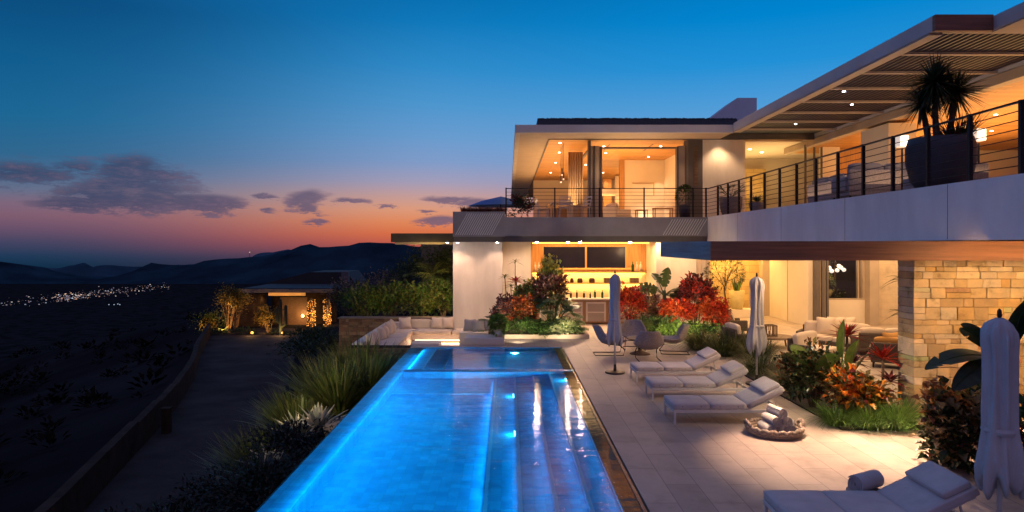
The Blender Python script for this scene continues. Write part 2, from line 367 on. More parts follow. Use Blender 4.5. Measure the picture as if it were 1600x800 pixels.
        for a in range(n):
            for b in range(n):
                for w, flip in ((0, 1), (n, 0)):
                    for q in ([(a, b, w), (a + 1, b, w), (a + 1, b + 1, w), (a, b + 1, w)], [(w, a, b), (w, a + 1, b), (w, a + 1, b + 1), (w, a, b + 1)], [(b, w, a), (b, w, a + 1), (b + 1, w, a + 1), (b + 1, w, a)]):
                        ids = [pt(*t) for t in q]; fs.append(tuple(ids[::-1] if flip else ids))
        return s.add(out, fs, col)
    # ---- foliage
    def leaf(s, b, d, L, w, col, fold=0.25, droop=0.0):
        b, d = Vector(b), Vector(d).normalized()
        sd = d.cross(Vector((random.uniform(-.4, .4), random.uniform(-.4, .4), 1)))
        if sd.length < 1e-3: sd = Vector((1, 0, 0))
        sd.normalize(); nm = sd.cross(d)
        c = b + d * L * 0.5; t = b + d * L + Vector((0, 0, -droop * L))
        e = nm * fold * w
        return s.add([b, c + sd * w / 2 + e, t, c - sd * w / 2 + e, c], [(0, 4, 2, 1), (0, 3, 2, 4)], col)
    def blade(s, b, d, L, w, col, droop=0.5, n=5, width=None, fold=0.0):
        b, d = Vector(b), Vector(d).normalized(); sd = d.cross(Vector((0, 0, 1)))
        if sd.length < 0.05: sd = Vector((random.uniform(-1, 1), random.uniform(-1, 1), 0))
        sd.normalize(); vs = []; fs = []
        for k in range(n + 1):
            t = k / n; ww = w * (width(t) if width else (1 - t) ** 0.7 + 0.03)
            p = b + d * L * t + Vector((0, 0, -droop * L * t * t)) + Vector((d.x, d.y, 0)) * droop * L * 0.25 * t * t
            if fold:
                u = Vector((0, 0, 1)) * ww * fold; vs += [p - sd * ww / 2 + u, p, p + sd * ww / 2 + u]
            else: vs += [p - sd * ww / 2, p + sd * ww / 2]
        q = 3 if fold else 2
        for k in range(n):
            for j in range(q - 1): fs.append((k * q + j, k * q + j + 1, (k + 1) * q + j + 1, (k + 1) * q + j))
        return s.add(vs, fs, col)
    def build(s, name, m, parent=None, world=False, smooth=False, bevel=0.0, solid=0.0, sub=0):
        me = bpy.data.meshes.new(name)
        off = Vector((0, 0, 0))
        if world and parent is not None: off = OFF.get(parent.name, Vector((0, 0, 0)))
        me.from_pydata([(p[0] - off.x, p[1] - off.y, p[2] - off.z) for p in s.v], [], s.f)
        if any(c != (1, 1, 1) for c in s.c):
            at_ = me.color_attributes.new('Col', 'FLOAT_COLOR', 'CORNER'); data = []
            for c, f in zip(s.c, s.f): data.extend((c[0], c[1], c[2], 1.0) * len(f))
            at_.data.foreach_set('color', data)
        me.materials.append(m)
        if smooth: me.polygons.foreach_set('use_smooth', [True] * len(me.polygons))
        me.update()
        o = bpy.data.objects.new(name, me); COL.objects.link(o)
        if parent is not None:
            o.parent = parent; OFF[o.name] = OFF.get(parent.name, Vector((0, 0, 0)))
        else: OFF[o.name] = Vector((0, 0, 0))
        if solid:
            md = o.modifiers.new('thickness', 'SOLIDIFY'); md.thickness = solid
        if bevel:
            md = o.modifiers.new('bevel', 'BEVEL'); md.width = bevel; md.segments = 2; md.limit_method = 'ANGLE'
        if sub:
            md = o.modifiers.new('subdiv', 'SUBSURF'); md.levels = sub; md.render_levels = sub
        return o
def tag(o, label=None, cat=None, group=None, kind=None):
    if label: o['label'] = label
    if cat: o['category'] = cat
    if group: o['group'] = group
    if kind: o['kind'] = kind
    return o
def thing(name, label, cat, loc=(0, 0, 0), rz=0.0, group=None):
    o = bpy.data.objects.new(name, None); COL.objects.link(o); o.empty_display_size = 0.2
    o.location = loc; o.rotation_euler = (0, 0, rz); OFF[o.name] = Vector(loc)
    return tag(o, label, cat, group)
def copy_tree(o, parent=None):
    c = o.copy(); COL.objects.link(c)
    if parent is not None: c.parent = parent
    for ch in list(o.children):
        copy_tree(ch, c)
    return c
def dup(o, loc, rz=0.0, label=None, scale=None, group=None):
    c = copy_tree(o); c.location = loc; c.rotation_euler = (0, 0, rz)
    if scale: c.scale = scale if isinstance(scale, tuple) else (scale,) * 3
    if label: c['label'] = label
    if group: c['group'] = group
    return c
WARM = (1.0, 0.62, 0.33); AMBER = (1.0, 0.52, 0.17); PINKW = (1.0, 0.62, 0.40)
def aim(o, d): o.rotation_euler = Vector(d).to_track_quat('-Z', 'Y').to_euler()
def spot(loc, d, watts, angle=80, col=WARM, blend=0.6, size=0.05, name='spot_beam'):
    l = bpy.data.lights.new(name, 'SPOT'); l.energy = watts; l.color = col; l.spot_size = R(angle); l.spot_blend = blend; l.shadow_soft_size = size
    o = bpy.data.objects.new(name, l); COL.objects.link(o); o.location = loc; aim(o, d); return o
def area(loc, d, watts, sx, sy, col=WARM, name='area_light', spread=180):
    l = bpy.data.lights.new(name, 'AREA'); l.energy = watts; l.color = col; l.shape = 'RECTANGLE'; l.size = sx; l.size_y = sy; l.spread = R(spread)
    o = bpy.data.objects.new(name, l); COL.objects.link(o); o.location = loc; aim(o, d); return o
def point(loc, watts, col=WARM, size=0.1, name='lamp_glow'):
    l = bpy.data.lights.new(name, 'POINT'); l.energy = watts; l.color = col; l.shadow_soft_size = size
    o = bpy.data.objects.new(name, l); COL.objects.link(o); o.location = loc; return o
# ------------------------------------------------------------------ terrain, hills, valley
def road_left(y):   # x of the low wall along the drive
    pts = [(0, -8.6), (10, -9.6), (15, -10.6), (19.4, -11.85), (26.7, -13.9), (32.3, -15.6), (40, -18.4), (46, -21), (53.7, -23.9), (75, -32), (120, -60)]
    for (a, xa), (b, xb) in zip(pts, pts[1:]):
        if a <= y <= b: return xa + (xb - xa) * (y - a) / (b - a)
    return pts[0][1] if y < 0 else pts[-1][1]
def road_z(y): return -4.0 - max(0.0, y - 20) * 0.02
def hash_noise(x, y):
    return (math.sin(x * 0.021 + 1.3 * math.sin(y * 0.017)) + math.sin(y * 0.027 + 1.7 * math.sin(x * 0.013 + 2)) + 0.5 * math.sin(x * 0.06 + y * 0.045))
def terrain_h(x, y):
    xe = road_left(min(max(y, 0), 110)); d = max(0.0, xe - 0.9 - x); d2 = max(0.0, y - 82)
    dd = max(d, d2 * 1.2)
    if dd > 0:
        z = road_z(min(y, 60)) - 0.6 - 0.30 * dd + min(dd * 0.06, 7.0) * hash_noise(x, y) * 0.5
        return max(-121.0, z)
    xr = -7.5 - max(0, y - 20) * 0.27
    if x > xr:      # the planted bank rising from the drive to the pool wall
        t = min(1.0, (x - xr) / max(0.5, (-4.4 - xr))); t = t * t * (3 - 2 * t)
        return road_z(y) - 0.02 + t * 2.75
    return road_z(y) - 0.03
xs = [-2600, -1600, -1000, -700, -500] + [-400 + 12 * i for i in range(26)] + [-88 + 4 * i for i in range(12)] + [-40 + 1.0 * i for i in range(60)] + [20 + 8 * i for i in range(12)] + [160, 300, 700, 1500, 2600]
ys = [-60, -30, -15, -8] + [-4 + 1.2 * i for i in range(64)] + [74 + 6 * i for i in range(20)] + [200 + 20 * i for i in range(22)] + [700, 900, 1200, 1500, 1800, 2150]
g = MB(); nx = len(xs)
g.add([(x * (1 if y < 1500 else y / 1500 * 1.6), y, terrain_h(x, y) if y < 2000 else -121) for y in ys for x in xs], [(j * nx + i, j * nx + i + 1, (j + 1) * nx + i + 1, (j + 1) * nx + i) for j in range(len(ys) - 1) for i in range(nx - 1)])
# open the sheet under the house and terrace so that it never crosses the pool or the pit
keep = [k for k, f in enumerate(g.f) if not all(-3.3 < g.v[i][0] < 30 and -8.5 < g.v[i][1] < 45 for i in f)]
g.f = [g.f[k] for k in keep]; g.c = [g.c[k] for k in keep]
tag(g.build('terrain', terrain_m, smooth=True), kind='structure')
def ridge(name, Y, depth, sil, z0, m, jitter=0.6):
    """a mountain range: crest heights follow the silhouette, slopes fall away to both sides"""
    mb = MB(); rows = 9; N = 150; px0, px1 = sil[0][0], sil[-1][0]; vs = []
    rnd = random.Random(int(Y))
    def crest(px):
        for (a, ya), (b, yb) in zip(sil, sil[1:]):
            if a <= px <= b:
                t = (px - a) / (b - a); t = t * t * (3 - 2 * t); return ya + (yb - ya) * t
        return sil[-1][1]
    for i in range(N + 1):
        px = px0 + (px1 - px0) * i / N
        zc = CAMZ + (CY - crest(px)) / FPX * Y + rnd.uniform(-1, 1) * jitter * Y / FPX
        for r in range(rows):
            t = r / (rows - 1) * 2 - 1
            f = (1 - abs(t)) ** 1.25; wob = math.sin(i * 0.35 + r * 2.1) * 0.08 * math.sin(math.pi * (t + 1) / 2)
            vs.append(((px - CX) / FPX * Y, Y + t * depth + wob * depth, z0 + (zc - z0) * max(0, f + (wob if 0.02 < f < 0.98 else 0) * 0.6)))
    fs = [(i * rows + r, (i + 1) * rows + r, (i + 1) * rows + r + 1, i * rows + r + 1) for i in range(N) for r in range(rows - 1)]
    mb.add(vs, fs)
    return tag(mb.build(name, m, smooth=True), kind='structure')
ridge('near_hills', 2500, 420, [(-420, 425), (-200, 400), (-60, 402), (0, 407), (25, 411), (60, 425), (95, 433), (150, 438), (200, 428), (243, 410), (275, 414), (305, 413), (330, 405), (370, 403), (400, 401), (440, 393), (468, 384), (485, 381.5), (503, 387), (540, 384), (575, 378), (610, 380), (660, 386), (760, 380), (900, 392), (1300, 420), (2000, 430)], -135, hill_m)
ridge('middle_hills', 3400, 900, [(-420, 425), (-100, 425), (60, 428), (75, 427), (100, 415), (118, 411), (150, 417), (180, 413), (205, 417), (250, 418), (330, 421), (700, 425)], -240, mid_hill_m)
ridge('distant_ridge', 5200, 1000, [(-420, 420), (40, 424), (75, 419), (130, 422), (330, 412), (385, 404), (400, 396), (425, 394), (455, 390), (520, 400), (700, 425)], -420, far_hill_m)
# the lit town in the valley: nobody could count its lamps
tw = MB(); rnd = random.Random(5)
for k in range(420):
    px = rnd.choice([rnd.uniform(-5, 266), rnd.gauss(180, 45), rnd.gauss(105, 22)])
    if not -10 < px < 268: continue
    py = 475 - px * 0.108 + rnd.gauss(0, 3.2)
    Y = (CAMZ + 119) * FPX / (py - CY); p = at(px, py, Y); s_ = rnd.choice([0.25, 0.35, 0.45, 0.6, 1.0]); q = rnd.choice([.06, .1, .15, .25, .45, .9])
    c = rnd.choice([(1, .55, .22), (1, .70, .40), (.75, .88, 1), (1, .85, .65), (1, .45, .15)])
    tw.box(p.x - s_, p.x + s_, p.y - s_, p.y + s_, p.z - s_, p.z + s_ * .6, tuple(v * q for v in c))
for px, py in ((170, 476), (178, 476), (184, 475), (187, 476)):
    Y = (CAMZ + 119) * FPX / (py - CY); p = at(px, py, Y); tw.box(p.x - .6, p.x + .6, p.y - .6, p.y + .6, p.z - .6, p.z + .6, (.5, .65, .8))
tag(tw.build('town_lights', town_m), 'small warm and white lights of a town strung along the dark valley floor', 'town lights', kind='stuff')
# scrub on the dark slope left of the drive
sc = MB(); rnd = random.Random(17)
for k in range(380):
    y = rnd.uniform(8, 150); x = road_left(min(y, 110)) - 1.5 - abs(rnd.gauss(0, 26)); z = terrain_h(x, y); r_ = rnd.uniform(.35, 1.1)
    for q in range(16):
        d = Vector((rnd.uniform(-1, 1), rnd.uniform(-1, 1), rnd.uniform(.1, 1))).normalized()
        sc.leaf(Vector((x, y, z)) + d * r_ * rnd.uniform(.3, .9), d, r_ * .6, r_ * .35, rnd.choice([(.006, .008, .006), (.011, .013, .010), (.016, .014, .011)]))
tag(sc.build('hillside_scrub', scrub_m), 'dark low scrub covering the slope left of the driveway', 'scrub', kind='stuff')
mast = thing('radio_mast', 'tiny lit radio mast on the far ridge', 'mast', at(390, 400, 5150))
mm = MB(); mm.bar((0, 0, -20), (0, 0, 32), 2); mm.build('mast_pole', metal, mast)
mm = MB(); mm.box(-2.5, 2.5, -2.5, 2.5, 26, 31); mm.build('mast_lamp', town_lamp, mast)

# driveway
rd = MB(); N = 40; vs = []
for i in range(N + 1):
    y = 2 + (66 - 2) * i / N
    vs += [(road_left(y) + 0.1, y, road_z(y) + 0.015), (-7.4 - max(0, y - 20) * 0.27, y, road_z(y) + 0.015)]
rd.add(vs, [(2 * i, 2 * i + 1, 2 * i + 3, 2 * i + 2) for i in range(N)])
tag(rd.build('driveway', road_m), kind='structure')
wl_ = thing('roadside_wall', 'low dark wall with stepped panels along the left of the driveway', 'wall', (road_left(20), 20, road_z(20)))
y = 6.0
while y < 60:
    y2 = y + 3.6; a = Vector((road_left(y), y, 0)); b = Vector((road_left(y2), y2, 0))
    mb = MB(); zt = road_z(y) + 1.0; zb = road_z(y) - 1.6
    n_ = Vector((-(b - a).y, (b - a).x, 0)).normalized() * 0.14; dirn = (b - a).normalized() * 0.01
    q = [a + n_ + dirn, a - n_ + dirn, b - n_ - dirn, b + n_ - dirn]
    mb.add([(p.x, p.y, zb) for p in q] + [(p.x, p.y, zt) for p in q], [(0, 1, 2, 3), (7, 6, 5, 4), (0, 4, 5, 1), (1, 5, 6, 2), (2, 6, 7, 3), (3, 7, 4, 0)])
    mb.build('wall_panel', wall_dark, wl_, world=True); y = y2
py_ = at(246, 641, 26.5)
gp = thing('gate_post', 'pale slim post standing against the dark roadside wall', 'post', (py_.x + .35, 26.5, road_z(26.5)))
mb = MB(); mb.box(-.14, .14, -.14, .14, 0, 0.95); mb.build('shaft', wall_dark, gp, bevel=.01)
mb = MB(); mb.box(-.17, .17, -.17, .17, 0.95, 1.0); mb.build('cap', wall_dark, gp)

# ------------------------------------------------------------------ pool
PX0, PX1, PY0, PYD, PY1 = -3.05, 1.66, 3.0, 17.25, 21.2
dk = MB()   # terrace paving, sheets round the pool, pit and beds
dk.box(1.70, 30, -6, 26.9, -0.35, 0.0)
dk.box(-0.75, 1.70, 21.24, 26.9, -0.349, 0.0)
dk.box(-3.05, -0.75, 21.24, 21.6, -0.348, 0.0)
dk.box(-0.75, 30, 26.9, 45, -0.347, 0.0)
tag(dk.build('pool_terrace', deck_m), kind='structure')
pl = thing('swimming_pool', 'long glowing blue infinity pool with steps along its right side', 'swimming pool', (-0.7, 12, 0))
DEEP = -0.92
mb = MB(); mb.box(-2.66, 1.66, PY0, PYD, DEEP - .2, DEEP); mb.build('pool_floor', pool_tile, pl, world=True)
mb = MB(); mb.box(PX0, -2.66, PY0, PY1 + .02, -2.6, -0.10); mb.build('infinity_wall', pool_tile, pl, world=True)
mb = MB(); mb.box(-2.66, 1.66, PYD - .02, PYD + .16, DEEP, 0.012); mb.build('spa_divider', pool_tile, pl, world=True)
mb = MB(); mb.box(-2.64, 1.4, PYD - .022, PYD - .06, -0.01, 0.0); mb.build('divider_edge', pool_step, pl, world=True)
mb = MB(); mb.box(-2.66, 1.66, PYD + .16, PY1, -0.9, -0.72); mb.build('spa_floor', pool_tile, pl, world=True)
mb = MB(); mb.box(-2.66, 1.66, PY1 - .02, PY1 + .04, -0.9, 0.004); mb.build('end_wall', pool_tile, pl, world=True)
mb = MB()
mb.box(-2.66, -2.2, PYD + .16, PY1 - .02, -0.72, -0.14); mb.box(-2.2, -1.7, PYD + .5, PY1 - .02, -0.72, -0.34); mb.box(-1.7, 1.3, PY1 - .5, PY1 - .02, -0.72, -0.18)
mb.build('spa_seat', pool_tile, pl, world=True)
mb = MB()
for a in (-2.2, -1.7): mb.box(a - .045, a + .002, PYD + .5, PY1 - .03, -0.138 if a < -2 else -.338, -0.13 if a < -2 else -.33)
mb.build('spa_seat_edge', pool_step, pl, world=True)
steps = [(1.40, -0.06), (1.02, -0.24), (0.60, -0.42), (0.14, -0.60), (-0.33, -0.76)]
for k, (x, z) in enumerate(steps):
    y1 = PYD - .03 if k > 1 else PYD - .03
    mb = MB(); mb.box(x, 1.66 - .001 * k, PY0, y1 - .002 * k, DEEP, z - .001); st = mb.build('step', pool_tile, pl, world=True)
    mb = MB(); mb.box(x - .003, x + .05, PY0, y1 - .002 * k, z - .03, z + .004); mb.build('step_edge', pool_step if k else pool_edge, st, world=True)
mb = MB(); mb.box(-2.66, -0.335, PYD - 1.7, PYD - .03, DEEP, -0.80); st = mb.build('bench_step', pool_tile, pl, world=True)
mb = MB(); mb.box(-2.66, -0.335, PYD - 1.74, PYD - 1.701, -0.82, -0.792); mb.build('step_edge', pool_step, st, world=True)
mb = MB(); mb.box(1.42, 1.62, PY0, PY1, -0.055, -0.02); mb.build('shallow_edge', pool_edge, pl, world=True)
mb = MB(); mb.box(1.62, 1.665, PY0, PY1 + .04, -.3, 0.006); mb.build('coping', pool_edge, pl, world=True)
mb = MB(); mb.box(1.665, 1.70, PY0, PY1 + .04, -.3, -0.05); mb.build('overflow_slot', black, pl, world=True)
mb = MB(); mb.box(PX0, PX1 + .04, PY0 - .2, PY0, -2.4, 0.0); mb.build('near_wall', pool_tile, pl, world=True)
BLUE = (0.01, 0.56, 1.0); CYAN = (0.06, 0.80, 1.0)
def pool_light(x, y, z, d, watts, w=.13):
    mb = MB(); d = Vector(d)
    if abs(d.x) > abs(d.y): mb.box(x - .012, x + .012, y - w, y + w, z - .055, z + .055)
    else: mb.box(x - w, x + w, y - .012, y + .012, z - .055, z + .055)
    mb.build('pool_lamp', pool_lamp, pl, world=True)
    spot(Vector((x, y, z)) + d * .05, d + Vector((0, 0, -.30)), watts, 172, CYAN, 1.0, .07, 'underwater_beam')
pool_light(.115, 15.2, -.685, (-1, 0, 0), 380)
pool_light(.115, 12.3, -.685, (-1, 0, 0), 380)
pool_light(.115, 8.2, -.685, (-1, 0, 0), 160)  # extra riser lamp out of view, added for more blue light
pool_light(1.38, 16.35, -.16, (-1, 0, 0), 1100)
pool_light(0.2, PY1 - .53, -.45, (0, -1, 0), 120)
pool_light(-1.6, 3.1, -.40, (0, 1, 0), 700)  # lamp out of view, added to send blue light down the pool
pool_light(0.0, 3.1, -.36, (0, 1, 0), 500)  # second added near-wall lamp, also out of view
# unseen fill lights, added to even the blue along steps, infinity wall and spa
area((-.36, 10.0, -.82), (-1, 0, -.1), 42, 13.6, .10, BLUE, 'step_fill_light')
area((.11, 9.5, -.66), (-1, 0, -.35), 13, 12, .06, BLUE, 'step_fill_light')
area((.57, 9.5, -.47), (-1, 0, -.35), 13, 12, .06, BLUE, 'step_fill_light')
area((.99, 9.5, -.28), (-1, 0, -.35), 13, 12, .06, BLUE, 'step_fill_light')
area((1.37, 10.0, -.10), (-1, 0, -.35), 12, 13, .06, BLUE, 'step_fill_light')
area((-2.63, 10.0, -.12), (1, 0, -.9), 142, 13.6, .10, BLUE, 'wall_fill_light')
area((-2.63, 11.5, -.035), (-1, 0, -.30), 60, 17, .04, BLUE, 'weir_fill_light')
area((-.6, 17.5, -.2), (0, 1, -.4), 45, 3.8, .08, BLUE, 'spa_fill_light')
area((-2.6, 19.2, -.1), (1, 0, -.5), 50, 3.4, .06, BLUE, 'spa_fill_light')
wv = MB(); nx_, ny_ = 2, 2
wv.add([(PX0 + .004, PY0, -0.008), (1.62, PY0, -0.008), (1.62, PY1 + .03, -0.008), (PX0 + .004, PY1 + .03, -0.008)], [(0, 1, 2, 3)])
tag(wv.build('pool_water', water), kind='structure')
# ------------------------------------------------------------------ the villa
H = thing('modern_villa', 'two storey modern villa with lit rooms, wrap-around balcony and slatted terrace roof', 'house', (5, 26, 0))
def part(name, m, boxes, parent=H, **kw):
    mb = MB()
    for b in boxes: mb.box(*b)
    return mb.build(name, m, parent, world=True, **kw)
FL, RZ = 4.24, 7.40        # upper floor, roof underside
def lens(p, size=.045, m=lamp_white, d=(0, 0, -1), watts=0, angle=80, col=WARM, par=H, name='downlight', blend=.6):
    mb = MB(); p = Vector(p); d = Vector(d).normalized(); mb.tube([p - d * .03, p], size * 1.25, 12); o = mb.build(name, metal, par, world=True)
    mb = MB(); mb.tube([p, p + d * .012], size, 12); mb.build('lens', m, o, world=True)
    if watts: spot(p + d * .05, d, watts, angle, col, blend)
# --- lower storey
part('pillar_wall', stucco, [(-2.18, -0.23, 27.0, 27.6, -.9, 3.3)])
part('recess_wall', stucco, [(-0.23, 0.93, 28.0, 28.3, 0, 3.3)])
part('wall_return', stucco, [(-0.53, -0.235, 27.6, 30, 0, 3.3)])
# bar alcove
bar = part('bar_alcove', wood, [(0.93, 6.3, 29.2, 29.4, 0, 3.3), (0.93, 1.0, 28.3, 29.2, 0, 3.3)])
part('alcove_lining', plaster, [(0.985, 5.9, 29.17, 29.195, 0.9, 2.02)], bar)
part('window_frame', wood, [(1.45, 5.3, 29.10, 29.16, 3.10, 3.16), (1.45, 5.3, 29.10, 29.16, 2.14, 2.2), (1.45, 1.51, 29.10, 29.16, 2.2, 3.1), (3.28, 3.36, 29.10, 29.16, 2.2, 3.1), (5.0, 5.06, 29.10, 29.16, 2.2, 3.1)], bar)
for a, b in ((1.51, 3.28), (3.36, 5.0)): part('window_pane', screen_m, [(a, b, 29.12, 29.14, 2.2, 3.1)], bar)
for z in (2.0, 1.53):
    sh = part('shelf', wood, [(1.0, 5.85, 28.75, 29.165, z, z + .05)], bar); part('led_strip', led_yellow, [(1.02, 5.83, 29.11, 29.14, z - .03, z - .003)], sh)
    area((3.4, 29.0, z - .06), (0, .55, -1), 34, 4.6, .06, (1, .56, .12))
part('led_strip', led_yellow, [(1.0, 5.9, 28.6, 28.64, 3.245, 3.27)], bar)
area((3.4, 28.55, 3.2), (0, .5, -1), 60, 4.6, .06, (1, .5, .12)); area((3.4, 29.05, 2.1), (0, .15, 1), 14, 4.6, .06, (1, .5, .12))
cnt = part('bar_counter', wood, [(0.98, 6.0, 27.35, 28.0, 0.05, .97)])
part('counter_top', plaster, [(0.97, 6.05, 27.28, 28.1, .97, 1.03)], cnt, bevel=.008)
for k in range(5):
    a = 1.25 + k * .93
    dr = part('cabinet_door', beige, [(a, a + .8, 27.32, 27.349, .12, .90)], cnt)
    part('door_rail', plaster, [(a, a + .07, 27.30, 27.318, .12, .9), (a + .73, a + .8, 27.30, 27.318, .12, .9), (a + .071, a + .729, 27.30, 27.318, .83, .9), (a + .071, a + .729, 27.30, 27.318, .46, .51)], dr)
area((3.4, 27.6, 3.2), (0, -.05, -1), 110, 4.6, .5, (1, .62, .28))
part('bar_side_wall', plaster, [(5.9, 6.2, 27.2, 29.2, 0, 3.3)])
part('side_wall', stucco, [(6.2, 8.1, 28.0, 28.25, 0, 3.3)])
part('wall_post', beige, [(7.72, 7.9, 27.85, 27.99, 0, 3.3), (8.1, 8.25, 27.9, 28.3, 0, 3.3)])
part('gold_stone_wall', goldstone, [(8.25, 11.4, 31.0, 31.3, 0, 3.3)])
part('stone_wall_end', beige, [(11.4, 11.9, 30.6, 31.2, 0, 3.3)])
part('long_wall', plaster, [(11.72, 12.0, 26.7, 30.6, 0, 3.3)])
part('long_wall_joint', beige, [(11.70, 11.719, 28.6, 28.63, 0, 3.3)])
ds = part('door_stack', dark_trim, [(11.9, 12.02, 26.3, 26.66, 0, 3.3), (12.1, 12.2, 26.3, 26.66, 0, 3.3), (12.28, 12.36, 26.3, 26.66, 0, 3.3)])
part('door_leaf', beige, [(12.02, 12.1, 26.4, 26.6, 0, 3.3), (12.2, 12.28, 26.4, 26.6, 0, 3.3)], ds)
part('wall_pier', plaster, [(12.36, 12.75, 27.3, 27.7, 0, 3.3)])
win = part('garden_window_frame', beige, [(12.75, 12.82, 27.3, 27.5, .98, 3.3), (14.18, 14.26, 27.3, 27.5, .98, 3.3), (12.82, 14.18, 27.3, 27.5, .98, 1.04), (14.0, 14.05, 27.31, 27.49, 1.04, 3.3)])
part('pane', glass, [(12.82, 14.0, 27.39, 27.4, 1.04, 3.3)], win)
part('window_wall', plaster, [(12.75, 14.26, 27.3, 27.6, 0, .98)])
part('wall_column', beige, [(14.26, 14.62, 26.9, 27.5, 0, 3.3)])
part('limestone_wall', tile_mat('banded_limestone', (.62, .50, .36), (.66, .54, .40), (.5, .39, .27), 3.0, .3, .004, .8, 'xz', .2), [(14.62, 18, 27.2, 27.5, 0, 3.3)])
part('lower_ceiling', plaster, [(-.2, 18, 27.05, 31.4, 3.3, 3.4), (7.8, 18, 15.5, 27.0, 3.3, 3.41)])
part('back_enclosure', dark_trim, [(12.0, 24, 31.0, 31.2, 0, 3.3)])
# --- upper floor slab and balcony
part('balcony_fascia', fascia_grey, [(-2.10, 7.62, 26.0, 26.35, 3.52, FL)])
part('balcony_lower_band', dark_trim, [(-2.08, 7.6, 26.08, 26.6, 3.30, 3.519)])
pp = part('planter_parapet', fascia_grey, [(-2.102, -.12, 25.95, 26.18, 3.5, 4.45), (-2.102, -1.9, 26.18, 29, 3.5, 4.45)])
lv = MB()  # raised bars imitating diagonal light stripes on the parapet
for k in range(22):
    x = -2.0 + k * .085; h = .82
    if x + h * .55 < -.16: lv.bar((x, 25.945, 3.56), (x + h * .55, 25.945, 3.56 + h), .02, .025)
lv.build('light_stripe_bars', stucco_grey, pp, world=True)
lv = MB()  # same imitated light stripes at the right end of the fascia
for k in range(14): lv.bar((5.9 + k * .1, 25.99, 3.56), (5.9 + k * .1 + .36, 25.99, 4.16), .02, .025)
lv.build('light_stripe_bars', stucco_grey, H, world=True)
part('planter_soil', soil, [(-1.9, -.12, 26.18, 27.4, 4.2, 4.3)])
part('upper_floor', beige, [(-1.9, 25, 26.6, 64, 3.42, FL - .005), (7.85, 25, 2, 26.6, 3.42, FL - .006)])
part('side_parapet', parapet_m, [(7.60, 7.85, 2, 26.0, 3.27, FL + .01)])
for y in (8.2, 11.8, 15.4, 19.0, 22.6): part('panel_joint', dark_trim, [(7.597, 7.599, y, y + .012, 3.29, FL)])
part('slab_edge', stucco_grey, [(7.85, 25, 11.6, 26, 3.3, 3.419)])
# --- canopy with brown fascia over the terrace
cn = part('terrace_canopy', plaster, [(3.5, 25, 11.55, 15.3, 2.97, 3.22)])
part('canopy_fascia', fascia_wood, [(3.42, 25, 11.5, 11.549, 2.93, 3.255)], cn)
part('canopy_end', mat('teal_board', (.10, .17, .20), .6, var=.3, vscale=3, stretch=(1, .3, 8)), [(3.42, 3.499, 11.55, 15.32, 2.93, 3.255)], cn)  # end board is teal, bluer than the brown fascia
for x, w in ((4.72, 1150), (6.62, 1450), (8.5, 1000), (10.6, 300)):
    lens((x, 11.75, 2.955), .04, lamp_cool, (0, -.42, -1), w, 66, PINKW, blend=.9)
# --- railing along the balcony edge
def rail(name, a, b, posts, z=FL, h=1.1, bars=7, big=.05):
    a, b = Vector(a), Vector(b); mb = MB()
    mb.bar(a + Vector((0, 0, h)), b + Vector((0, 0, h)), .05, .03)
    for k in range(1, bars + 1): mb.bar(a + Vector((0, 0, h * k / (bars + 1))), b + Vector((0, 0, h * k / (bars + 1))), .014)
    o = mb.build(name, metal, H, world=True)
    for p in posts:
        q = a.lerp(b, p); mb = MB(); mb.box(q.x - big / 2, q.x + big / 2, q.y - big / 2, q.y + big / 2, z, z + h + .03); mb.build('post', metal, o, world=True)
    return o
rail('balcony_railing', (-.08, 26.1, FL), (7.68, 26.1, FL), [0, .24, .46, .68, .92, .985])
Ys = [10.24 + 1.14 * i for i in range(-4, 14)]
rail('terrace_railing', (7.70, 5.6, FL + .01), (7.70, 26.1, FL + .01), [(y - 5.6) / 20.5 for y in Ys if y < 26], big=.06)
# --- upper roof
part('roof_fascia', stucco_grey, [(.26, 8.45, 25.6, 25.8, RZ, 7.69)])
part('roof_side', stucco_grey, [(.26, .45, 25.8, 63, RZ, 7.69)])
part('roof_soffit', beige, [(.45, 8.45, 25.8, 27.2, RZ + .01, 7.6), (.45, 1.6, 27.2, 63, RZ + .012, 7.6)])
part('soffit_trim', dark_trim, [(1.6, 12.2, 27.2, 27.26, RZ - .02, 7.6), (1.6, 1.66, 27.26, 62, RZ - .02, 7.6)])
part('upper_ceiling', wood_ceil, [(1.66, 12.2, 27.26, 63, 7.52, 7.62)])
part('roof_deck', roof_top, [(.5, 12.2, 25.9, 63, 7.62, 7.72), (1.15, 9.0, 26.8, 62, 7.72, 8.12)])
rg = MB(); rr = random.Random(3)
for k in range(150):
    x = 1.15 + 7.8 * k / 150; rg.box(x, x + .06, 26.78, 26.9, 8.1, 8.14 + rr.random() * .035)
rg.build('roof_tile_edge', roof_top, H, world=True)
ch = MB(); ch.prism([(10.4, 7.6), (12.75, 7.6), (12.75, 10.72), (11.75, 10.72), (10.4, 9.7)], 35, 37, 'y'); ch.build('chimney', chimney_m, H, world=True)
